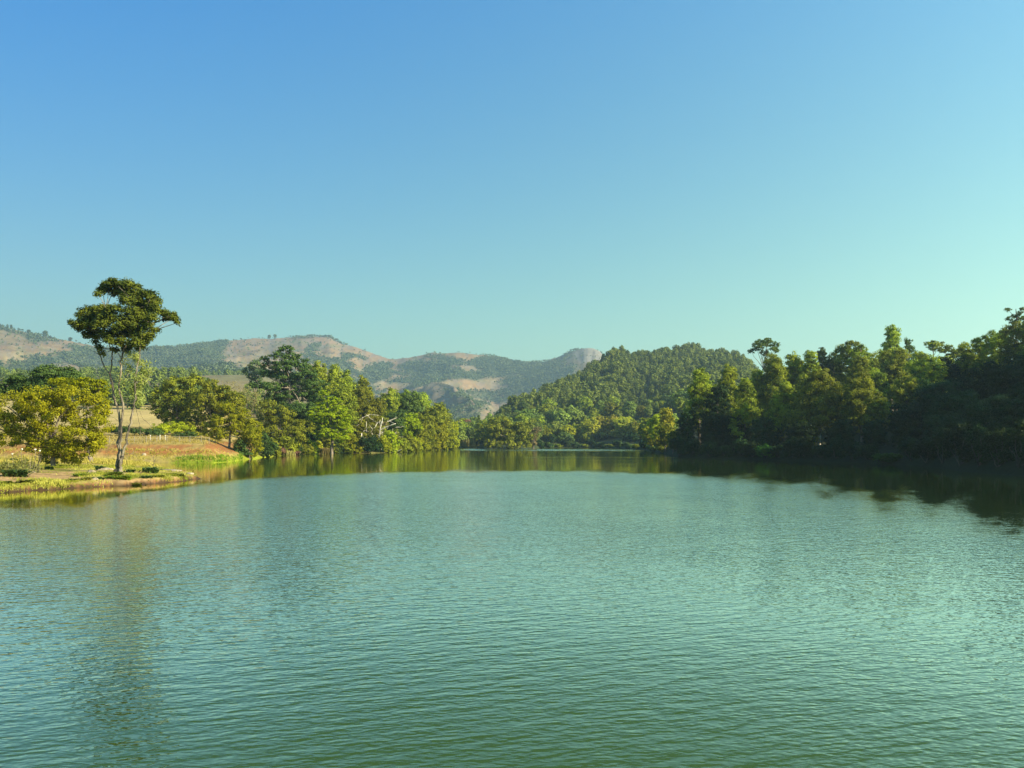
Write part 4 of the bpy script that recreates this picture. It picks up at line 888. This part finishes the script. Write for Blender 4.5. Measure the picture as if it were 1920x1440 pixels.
# ------------------------------------------------------------------ wooded hill
def hill():
    r = np.random.default_rng(77)
    protos = []
    kinds = [('round', 'hill', 'round_tree', 'rounded green'), ('cone', 'hill', 'eucalyptus_tree', 'pointed green'), ('round', 'hill_b', 'round_tree', 'rounded dark'), ('pine', 'hill_b', 'pine_tree', 'dark conical'), ('round', 'olive', 'round_tree', 'rounded olive'), ('cone', 'euc_blue', 'eucalyptus_tree', 'grey-green pointed'), ('round', 'euc', 'round_tree', 'warm green rounded')]
    for i, (st, mat, nm, lb) in enumerate(kinds):
        for j in range(2):
            protos.append((i, st, mat, nm, lb, j))
    spots = []
    tries = 0
    grid = {}
    while len(spots) < 1500 and tries < 70000:
        tries += 1
        px = r.uniform(856, 1500); 
        d = math.sqrt(r.uniform(0, 1) * (950 ** 2 - 400 ** 2) + 400 ** 2)
        cd = float(np.interp(px, KN[:, 0], KN[:, 7]))
        if d > cd + 25 or d < float(shore_d(px)) + 12 or (1010 < px < 1275 and d < 505): continue
        x = (px - 960) / F * d
        k = (int(x // 8), int(d // 8)); ok = True
        for a in (-1, 0, 1):
            for b in (-1, 0, 1):
                for q in grid.get((k[0] + a, k[1] + b), ()):
                    if (q[0] - x) ** 2 + (q[1] - d) ** 2 < 46: ok = False
        if not ok: continue
        grid.setdefault(k, []).append((x, d)); spots.append((px, d))
    spots = np.array(spots)
    z = height(spots[:, 0], spots[:, 1])
    order = np.argsort(spots[:, 1] + 150 * (spots[:, 0] > 1330)); spots = spots[order]; z = z[order]
    # which trees the eye can see: the tops that clear what stands nearer in the same direction
    top = z + 11; ang = YH - (top - H) / spots[:, 1] * F
    made = {}; used = set()
    HC = ['over the lake bend', 'behind the bend of the lake', 'above the lakeside olive tree', 'past the lakeside olive tree', 'where the hill meets the mountain', 'under the rock peak', 'just right of the rock peak', 'above the first golden tree', 'above the widest golden tree', 'on the mid hill', 'right of the mid hill', 'toward the dark grove', 'close to the dark grove']
    HR = ['on the hill skyline', 'just under the hill skyline', 'high on the slope', 'on the upper middle slope', 'halfway down the slope', 'on the lower middle slope', 'low on the slope', 'at the foot of the slope']
    nind = 0; rest = []
    for i in range(len(spots)):
        px, d = spots[i]; h = float(np.clip(r.normal(10.2, 2.2) * (1 + fbm(px * .03, d * .01, 2)), 6, 16)) * (1.12 if r.random() < .10 else 1); kk = r.choice(len(protos), p=np.repeat([.24, .14, .17, .10, .12, .10, .13], 2) / 2)
        near = (np.abs(spots[:i, 0] - px) < 9)
        vis = (not near.any()) or ang[i] < np.min(ang[:i][near]) + 9
        loc = np.array([(px - 960) / F * d, d, z[i] - 0.4])
        if vis and nind < 265 and px < 1385: 
            idx, st, mat, nm, lb, j = protos[kk]
            ci = int(np.clip((px - 862) / 40.5, 0, 12)); yb = YH - (z[i] + h * .8 - H) / d * F; ty = np.interp(px, HILLTOP[:, 0], HILLTOP[:, 1]) - 12
            ri = int(np.clip((yb - ty) / (838 - ty) * 8.0, 0, 7)); label = None
            for adj in (['tall', '', 'slim', 'small', 'broad'] if h > 12 else ['', 'small', 'broad', 'slim', 'tall']):
                for k2 in [kk] + list(r.permutation(len(protos))):
                    q = ('%s %s tree %s, %s' % (adj, protos[k2][4], HC[ci], HR[ri])).strip()
                    if q not in used and (k2 == kk or adj != ''): label = q; kk = int(k2); break
                if label: break
            used.add(label); idx, st, mat, nm, lb, j = protos[kk]; h = {'tall': max(h, 14), 'small': min(h, 8.5)}.get(adj, h); fat = {'broad': 1.35, 'slim': .75}.get(adj, 1.0)
            wd = {'round': .36, 'cone': .27, 'pine': .26}[st] * 13
            if kk not in made:
                o = make_tree(nm, 13, wd, st, mat, 1.15, 700 + kk * 3 + j, 1.7, merged=True, sub=0.42, loc=loc); made[kk] = o
            else:
                o = made[kk].copy(); COL.objects.link(o); o.location = loc
            s = h / 13 * fat; o.scale = (s, s, h / 13); o.rotation_euler = (0, 0, r.uniform(0, 6.28))
            tag(o, label, 'tree', 'trees of the wooded hill'); nind += 1
        else:
            rest.append((loc, h, kk))
    # the rest of the wood reads as one mass
    Vs, Qs, n = [], [], 0
    lib = []
    for q in range(6):
        rr = np.random.default_rng(900 + q); st = ['round', 'cone', 'round', 'pine', 'round', 'cone'][q]
        bl = euc_blobs(13, {'round': .36, 'cone': .27, 'pine': .26}[st] * 13, rr, st)
        C, N = crown_pts(bl, 1.5, 1.1, rr, 0.42); lib.append(leaves(C, N, 1.6, 0.9, rr))
    for loc, h, kk in rest:
        V, Q = lib[r.integers(0, 6)]; a = r.uniform(0, 6.28); ca, sa = math.cos(a), math.sin(a); s = h / 13
        P = np.stack([V[:, 0] * ca - V[:, 1] * sa, V[:, 0] * sa + V[:, 1] * ca, V[:, 2]], 1) * s + loc
        Vs.append(P); Qs.append(Q + n); n += len(P)
    o = mesh_obj('hill_woods', np.concatenate(Vs), np.concatenate(Qs), M['hill'])
    tag(o, 'dense green woods covering the hill beyond the lake', 'woods', kind='stuff')
    print('hill', len(spots), nind, len(rest))
hill()

# far woods on the mountain sides, one mass
def far_woods():
    r = np.random.default_rng(5)
    fm, P, D, X, Z = (MT[k].ravel() for k in ('fm', 'P', 'D', 'X', 'Z'))
    ok = (P > -60) & (P < 1180) & (D < 3000)
    wgt = np.where(ok, np.maximum(fm - 0.12, 0) + 0.022, 0) * D * D * 1e-6
    k = r.choice(len(fm), 46000, p=wgt / wgt.sum())
    n = len(k); c = np.stack([X[k] + r.normal(size=n) * 4, D[k] + r.normal(size=n) * 6, Z[k]], 1)
    h = r.uniform(4.5, 9.5, n); w = h * r.uniform(.3, .5, n)
    m = 9
    cc = np.repeat(c, m, 0); hh = np.repeat(h, m); ww = np.repeat(w, m); u = unit(r.normal(size=(n * m, 3)))
    p = cc + u * np.stack([ww, ww, hh * .38], 1) * r.uniform(.4, 1, (n * m, 1)) + np.stack([0 * hh, 0 * hh, hh * .55], 1)
    V, Q = leaves(p, u + np.array([0, 0, .4]), hh * .5, hh * .36, r)
    o = mesh_obj('far_woods', V, Q, M['wood_far'])
    tag(o, 'hazy blue-green woods on the distant mountainsides', 'woods', kind='stuff')
far_woods()

def meadow_woods():
    r = np.random.default_rng(15); Vs, Qs, n = [], [], 0
    lib = []
    for q in range(5):
        rr = np.random.default_rng(970 + q); st = ['round', 'cone', 'round', 'full', 'cone'][q]
        C, N = crown_pts(euc_blobs(12, [4.4, 3.2, 4.6, 4, 3][q], rr, st), 1.3, 1.2, rr, 0.42); lib.append(leaves(C, N, 1.4, 0.8, rr))
    k = 0
    while k < 760:
        px = r.uniform(-80, 890); d = r.uniform(380, 1250)
        if k < 140: px = r.uniform(120, 640); d = r.uniform(345, 440)
        if k >= 140 and px < 640 and not (560 < d < 860 or d > 1080): continue
        if px >= 640 and d < 520: continue
        if k >= 140 and px < 640 and fbm(px * 0.02, d * 0.006, 3) < -0.06: continue
        loc = on_ground(px, d, .4); V, Q = lib[r.integers(0, 5)]; s = r.uniform(.6, 1.1); a = r.uniform(0, 6.28); ca, sa = math.cos(a), math.sin(a)
        P = np.stack([V[:, 0] * ca - V[:, 1] * sa, V[:, 0] * sa + V[:, 1] * ca, V[:, 2]], 1) * s + loc
        Vs.append(P); Qs.append(Q + n); n += len(P); k += 1
    o = mesh_obj('meadow_woods', np.concatenate(Vs), np.concatenate(Qs), M['hill'])
    tag(o, 'belt of green woods beyond the meadow at the foot of the mountains', 'woods', kind='stuff')
meadow_woods()

# single trees on the mountain skyline
SKT = [(14, 612, 9, 'thin'), (21, 614, 10, 'thin'), (54, 628, 8, 'small'), (86, 632, 11, 'round'), (132, 643, 8, 'small'), (505, 634, 8, 'twin'), (516, 633, 8, 'twin'), (1154, 666, 12, 'round')]
SKL = ['thin lone tree on the skyline at the far left ridge', 'taller thin tree beside the first on the far left ridge', 'small tree on the far left ridge a little lower down', 'round tree standing clear on the far left ridge', 'small tree where the far ridge meets the lone tree crown', 'left one of two small trees on the middle mountain crest', 'right one of two small trees on the middle mountain crest', 'large round tree breaking the skyline next to the rock peak']
for i, ((px, y, hp, kd), lb) in enumerate(zip(SKT, SKL)):
    d = float(np.interp(px, KN[:, 0], KN[:, 11])) - 8 if px < 1140 else 800.0
    org = on_ground(px, d, 0.5); h = max(hp * d / F, 4.0)
    if px > 1140: h = zy(654, d) - org[2]
    rt = make_tree('ridge_tree', h, h * (.22 if kd == 'thin' else .42), 'round', 'wood_far' if px < 1140 else 'hill', h * .12, 950 + i, 2.0, loc=org)
    tag(rt, lb, 'tree')

# ------------------------------------------------------------------ details of the near bank
def grass(name, label, n, region, hgt, mat, seed, wid=0.05, bald=-0.12):
    r = np.random.default_rng(seed)
    px0, px1, d0, d1, zmin, zmax = region
    px = r.uniform(px0, px1, n * 3); d = np.sqrt(r.uniform(d0 ** 2, d1 ** 2, n * 3)); z = height(px, d)
    x = (px - 960) / F * d
    k = (z > zmin) & (z < zmax) & ((d > 100) | (bare_spit(x, d) + r.normal(size=len(x)) * .12 < 0.05)) & (fbm(x * 0.25 + seed, d * 0.25, 3) * 2 + r.normal(size=len(x)) * .12 > bald)
    x, d, z = x[k][:n], d[k][:n], z[k][:n]; n = len(x)
    a = r.uniform(0, 6.28, n); hh = hgt * r.uniform(.35, 1.2, n) * np.clip(1 + fbm(x * .9, d * .9, 3) * 4.5, .25, 2.4)
    lean = r.normal(size=(n, 2)) * .35 * hh[:, None]
    ww = wid * r.uniform(.6, 1.4, n)
    b = np.stack([x, d, z - .03], 1); side = np.stack([np.cos(a) * ww, np.sin(a) * ww, a * 0], 1)
    tip = b + np.stack([lean[:, 0], lean[:, 1], hh], 1); midp = b + (tip - b) * .55 + np.array([0, 0, .05]) * hh[:, None]
    V = np.stack([b - side, b + side, midp + side * .7, tip, midp - side * .7], 1).reshape(-1, 3)
    i = np.arange(n)[:, None] * 5
    o = mesh_obj(name, V, [np.concatenate([i, i + 1, i + 2, i + 3, i + 4], 1)], M[mat])
    tag(o, label, 'grass', kind='stuff')
grass('spit_grass', 'short yellow-green grass covering the near spit of land', 60000, (-60, 378, 56, 100, 0.03, 3), 0.16, 'grass', 61, .03, 0.0)
grass('rim_grass', 'straggly grass hanging over the eroded rim of the spit', 9000, (-60, 378, 56, 100, 0.02, 0.36), 0.26, 'grass', 66, .05, -0.02)
grass('rim_weeds', 'dark olive weeds along the rim of the spit', 5000, (-60, 378, 56, 100, 0.01, 0.3), 0.20, 'olive', 67, .06, 0.1)
grass('bank_grass', 'dry golden grass on the bank below the fence', 20000, (-60, 480, 100, 150, 0.3, 2.4), 0.28, 'grass_dry', 62, .06)
grass('bank_top_grass', 'dry golden grass along the top of the bank by the fence', 9000, (-60, 420, 146, 185, 3.2, 7), 0.28, 'grass_dry', 64, .06)
grass('lush_grass', 'bright green grass along the inlet below the red bank', 5000, (330, 455, 134, 168, 0.03, 1.05), 0.32, 'grass_lush', 63, .07)

def rock(px, d, sx, sy, sz, label, seed, sink=0.3, mat='rock'):
    r = np.random.default_rng(seed)
    u = np.linspace(0, 2 * math.pi, 18, endpoint=False); v = np.linspace(0, math.pi, 11)[1:-1]
    U, Vv = np.meshgrid(u, v)
    P = np.stack([np.cos(U) * np.sin(Vv), np.sin(U) * np.sin(Vv), np.cos(Vv)], -1).reshape(-1, 3)
    P = np.concatenate([P, [[0, 0, 1], [0, 0, -1]]])
    f = 1 + 0.5 * fbm(P[:, 0] * 2 + seed, P[:, 1] * 2 + P[:, 2] * 1.7, 4) * 2
    P = np.sign(P) * np.abs(P) ** 0.8 * f[:, None] * np.array([sx, sy, sz])
    nr, nc = 9, 18; q = []; t = []
    for i in range(nr - 1):
        for j in range(nc): q.append((i * nc + j, i * nc + (j + 1) % nc, (i + 1) * nc + (j + 1) % nc, (i + 1) * nc + j))
    for j in range(nc): t.append((nr * nc, (j + 1) % nc, j)); t.append((nr * nc + 1, (nr - 1) * nc + j, (nr - 1) * nc + (j + 1) % nc))
    o = mesh_obj('boulder', P, [np.array(q)[:, ::-1], np.array(t)[:, ::-1]], M[mat], smooth=True, loc=on_ground(px, d, -sz * (1 - 2 * sink) * .5))
    o.rotation_euler = (0, 0, r.uniform(-.3, .3))
    tag(o, label, 'rock')
rock(197, 78, 0.75, .5, .20, 'flat tan boulder just left of the lone tree base', 1)
rock(172, 74, 0.40, .3, .22, 'small pale stone at the end of the low earth step', 2)
rock(318, 84.5, 1.2, .7, .20, 'long flat tan rock near the tip of the spit', 3)
rock(229, 73.5, 0.35, .3, .14, 'small pale rock at the right foot of the lone tree', 4)
rock(178, 67.6, 0.24, .2, .16, 'little round stone at the waterline below the spit', 5)
rock(270, 141, 0.32, .3, .34, 'single pale stone on the red bank below the fence', 6)
rock(356, 80.5, 0.4, .3, .12, 'low reddish rock at the very tip of the spit', 7)
rock(60, 72, 0.35, .25, .14, 'half-buried stone beside the flowering plant', 8)

def rosette(px, d, rad, hgt, n, label, seed, mat='dark_leaf', name='broadleaf_plant', wid=.10):
    """a low plant of long arching leaves"""
    r = np.random.default_rng(seed); org = on_ground(px, d, 0.05); Vs = []; Qs = []; k = 0
    for i in range(n):
        a = r.uniform(0, 6.28); L = rad * r.uniform(.6, 1.1); up = hgt * r.uniform(.5, 1.2); o = r.normal(size=2) * rad * .35
        c, s = math.cos(a), math.sin(a); w = wid * r.uniform(.7, 1.3)
        for j in range(5):
            t = j / 4; q = np.array([o[0] + c * L * t, o[1] + s * L * t, up * (1.9 * t - 1.25 * t * t)]); ww = w * (math.sin(math.pi * min(.97, .12 + .85 * t)))
            Vs += [q + np.array([-s, c, 0]) * ww, q + np.array([s, -c, 0]) * ww]
            if j: Qs.append((k + 2 * j - 2, k + 2 * j - 1, k + 2 * j + 1, k + 2 * j))
        k += 10
    o = mesh_obj(name, np.array(Vs), np.array(Qs), M[mat], loc=org, smooth=True); tag(o, label, 'plant'); return org
rosette(188, 78, .55, .6, 60, 'dark leafy plant behind the flat boulder', 11)
rosette(215, 71.5, .7, .55, 90, 'fresh green leafy plant at the foot of the lone tree', 12, 'grass_lush')
rosette(246, 77, .6, .45, 50, 'dark low plant right of the lone tree', 13)
rosette(284, 78.5, .8, .8, 90, 'dark spiky plant around a dead twig on the spit', 14)
rosette(232, 69, .7, .5, 80, 'green leafy clump near the water under the lone tree', 15, 'grass_lush')
rosette(30, 67, 1.0, .8, 130, 'dark broad-leaved plant under the flowering one at the frame edge', 16)
rosette(92, 80, .5, .45, 50, 'small dark plant with pale tips under the bushy tree', 17)
rosette(258, 68.6, .5, .35, 50, 'brown-green plant hanging over the water edge', 18, 'olive')
rosette(322, 77.5, .6, .35, 60, 'yellow-green tuft near the tip of the spit', 19, 'grass')
rosette(150, 70, .6, .35, 60, 'low green tuft beside the bare earth patch', 20, 'grass_lush')

for i, (px, y, mat, lb) in enumerate([(12, 921, 'grass', 'ragged grass tuft overhanging the water at the frame edge'), (48, 919, 'olive', 'brown weedy tuft on the eroded edge under the flowering plant'), (82, 917, 'grass', 'grass tuft left of the driftwood stick'), (132, 914, 'dark_leaf', 'dark weed clump right of the driftwood stick'), (160, 912, 'grass', 'grass tuft above the little round waterline stone'),
        (186, 911, 'dark_leaf', 'dark overhanging clump at the edge below the flat boulder'), (208, 910, 'grass_lush', 'bright tuft on the edge under the lone tree'), (300, 905, 'olive', 'brown-green tuft near the tip on the water side'), (336, 902, 'grass', 'pale grass tuft just before the tip of the spit'), (276, 907, 'dark_leaf', 'dark weeds on the edge below the spiky plant')]):
    dd = H * F / (y - YH) + .5
    while gz(px, dd) < .12 and dd < 90: dd += .25
    rosette(px, dd, .6, .35, 70, lb, 40 + i, mat, 'edge_tuft', .07)
def twig(px, d, pts, label, name='dead_twig', mat='bark', w=.03):
    org = on_ground(px, d, 0.05); r = np.random.default_rng(int(px)); tb = Tubes()
    for a, b in pts: tb.add(curve(W(*a, d) - org, W(*b, d) - org, r, .1, 6), np.linspace(w, w * .4, 6), 5)
    o = tb.build(name, M[mat], loc=org); tag(o, label, 'twig')
twig(288, 78.5, [((286, 888), (288, 853)), ((287, 872), (279, 866)), ((288, 866), (294, 858)), ((287, 878), (296, 874))], 'dead forked twig standing in the dark spiky plant')
twig(108, 64.5, [((103, 919), (119, 902)), ((112, 911), (124, 906))], 'bleached driftwood stick leaning out of the water edge', 'driftwood', 'bark_pale', .07)

def flower_plant():
    d = 72.0; org = on_ground(45, d, .05); r = np.random.default_rng(3)
    root = empty('flowering_plant', org); tag(root, 'pale bushy plant with tall stalks and white flower heads at the frame edge', 'plant')
    bl = [(W(px, py, d + dy) - org, np.array([rx, rx, ry]) * d / F) for px, py, rx, ry, dy in ((20, 875, 24, 12, 0), (50, 873, 22, 13, .6), (35, 885, 28, 10, -.5), (68, 882, 16, 9, .4), (5, 885, 18, 12, .2))]
    C, N = crown_pts(bl, .2, 1.1, r, .4); V, Q = leaves(C, N, .24, .08, r)
    mesh_obj('foliage', V, Q, M['feather'], root)
    tb = Tubes(); heads = [(41, 842), (66, 843), (75, 845), (23, 851), (12, 862), (58, 858)]
    for x, y in heads: tb.add(curve(W(x * .8 + 10, 888, d) - org, W(x, y, d) - org, r, .06), np.linspace(.03, .015, 6), 5)
    for _ in range(16): 
        x, y = r.uniform(5, 80), r.uniform(850, 868); tb.add(curve(W(x * .8 + 8, 888, d) - org, W(x, y, d) - org, r, .12), np.linspace(.025, .01, 6), 4)
    tb.build('stem', M['bark_light'], root)
    for x, y in heads[:4]:
        C = W(x, y, d) - org + unit(r.normal(size=(26, 3))) * .07; V, Q = leaves(C, C - (W(x, y, d) - org), .12, .09, r)
        mesh_obj('flower', V, Q, M['petal'], root)
flower_plant()

# fence on the bank
def box(c, s):
    c = np.array(c); s = np.array(s) / 2
    V = np.array([[i, j, k] for i in (-1, 1) for j in (-1, 1) for k in (-1, 1)]) * s + c
    return V, np.array([(0, 1, 3, 2), (4, 6, 7, 5), (0, 4, 5, 1), (2, 3, 7, 6), (0, 2, 6, 4), (1, 5, 7, 3)])
def fence():
    d0 = 151.0
    def g(px, d): return np.array([(px - 960) / F * d, d, gz(px, d)])
    org = g(300, d0); root = empty('rail_fence', org); tag(root, 'thin wooden rail fence with weathered posts along the top of the red bank', 'fence')
    tops = []
    for i, px in enumerate((205, 228, 252, 274, 294, 313, 336, 356, 377, 392)):
        d = d0 + (px - 205) * 0.02; b = g(px, d) - org
        hh = 1.25
        tb = Tubes(); tb.add(np.array([b + [0, 0, -.3], b + [.01, 0, hh * .5], b + [.02, 0, hh]]), [.065, .06, .055], 8)
        tb.build('post', M['weathered'], root); tops.append(b + [0, -.09, hh * .88])
    tb = Tubes(); tb.add(np.array(tops), np.full(len(tops), .032), 6); tb.build('rail', M['weathered'], root)
    tb = Tubes(); tb.add(np.array(tops) - np.array([0, 0, .5]), np.full(len(tops), .018), 5); tb.build('wire', M['weathered'], root)
    for px, lb in ((282, 'first white marker post behind the fence from the lone tree'), (300, 'second white marker post behind the fence'), (310, 'third white marker post behind the fence')):
        o = g(px, 160); tb = Tubes(); tb.add(np.array([[0, 0, -.2], [0, 0, .75], [0, 0, 1.0]]), [.05, .06, .12], 8); ob = tb.build('marker_post', M['white'], loc=o); tag(ob, lb, 'post')
fence()

# reeds by the bend
def reeds(px, d, w, h, label, seed, mat='reed', n=420):
    r = np.random.default_rng(seed); org = on_ground(px, d, .1)
    q = r.normal(size=(n, 2)) * np.array([w * .45, w * .3]); hh = h * r.uniform(.6, 1.05, n)
    b = np.stack([q[:, 0], q[:, 1], q[:, 0] * 0], 1); tip = b + np.stack([r.normal(size=n) * .12 * h, r.normal(size=n) * .1 * h, hh], 1)
    a = r.uniform(0, 3.14, n); s = np.stack([np.cos(a), np.sin(a), a * 0], 1) * .16
    V = np.stack([b - s, b + s, tip + s * .5, tip - s * .5], 1).reshape(-1, 3)
    o = mesh_obj('reed_clump', V, np.arange(4 * n).reshape(-1, 4), M[mat], loc=org); tag(o, label, 'reeds')
reeds(872, 436, 6, 5.0, 'tan reed clump standing in the water at the bend of the lake', 21)
reeds(862, 430, 5, 4.2, 'smaller tan reed clump left of the one at the bend', 22)
reeds(606, float(shore_d(606)) + 1, 2.2, 1.8, 'pale reeds beside the bright yellow bush', 23)
reeds(530, float(shore_d(530)) + 1, 2.6, 1.3, 'brown reeds under the reddish brush', 24)

# ------------------------------------------------------------------ air
def haze():
    V, Q = box((0, 2300, 330), (13000, 9400, 670 + 10))
    V[:, 2] = np.where(V[:, 2] < 100, -6, 640)
    m, n, l = newmat('haze_air')
    p = n.new('ShaderNodeVolumePrincipled'); p.inputs['Color'].default_value = (0.66, 0.90, 1.0, 1); p.inputs['Density'].default_value = HAZE; p.inputs['Anisotropy'].default_value = 0.45
    o = n.new('ShaderNodeOutputMaterial'); l.new(p.outputs[0], o.inputs[1])
    ob = mesh_obj('haze', V, Q, m); tag(ob, 'pale blue summer haze over the valley', 'haze', kind='stuff')
HAZE = 0.00020
haze()
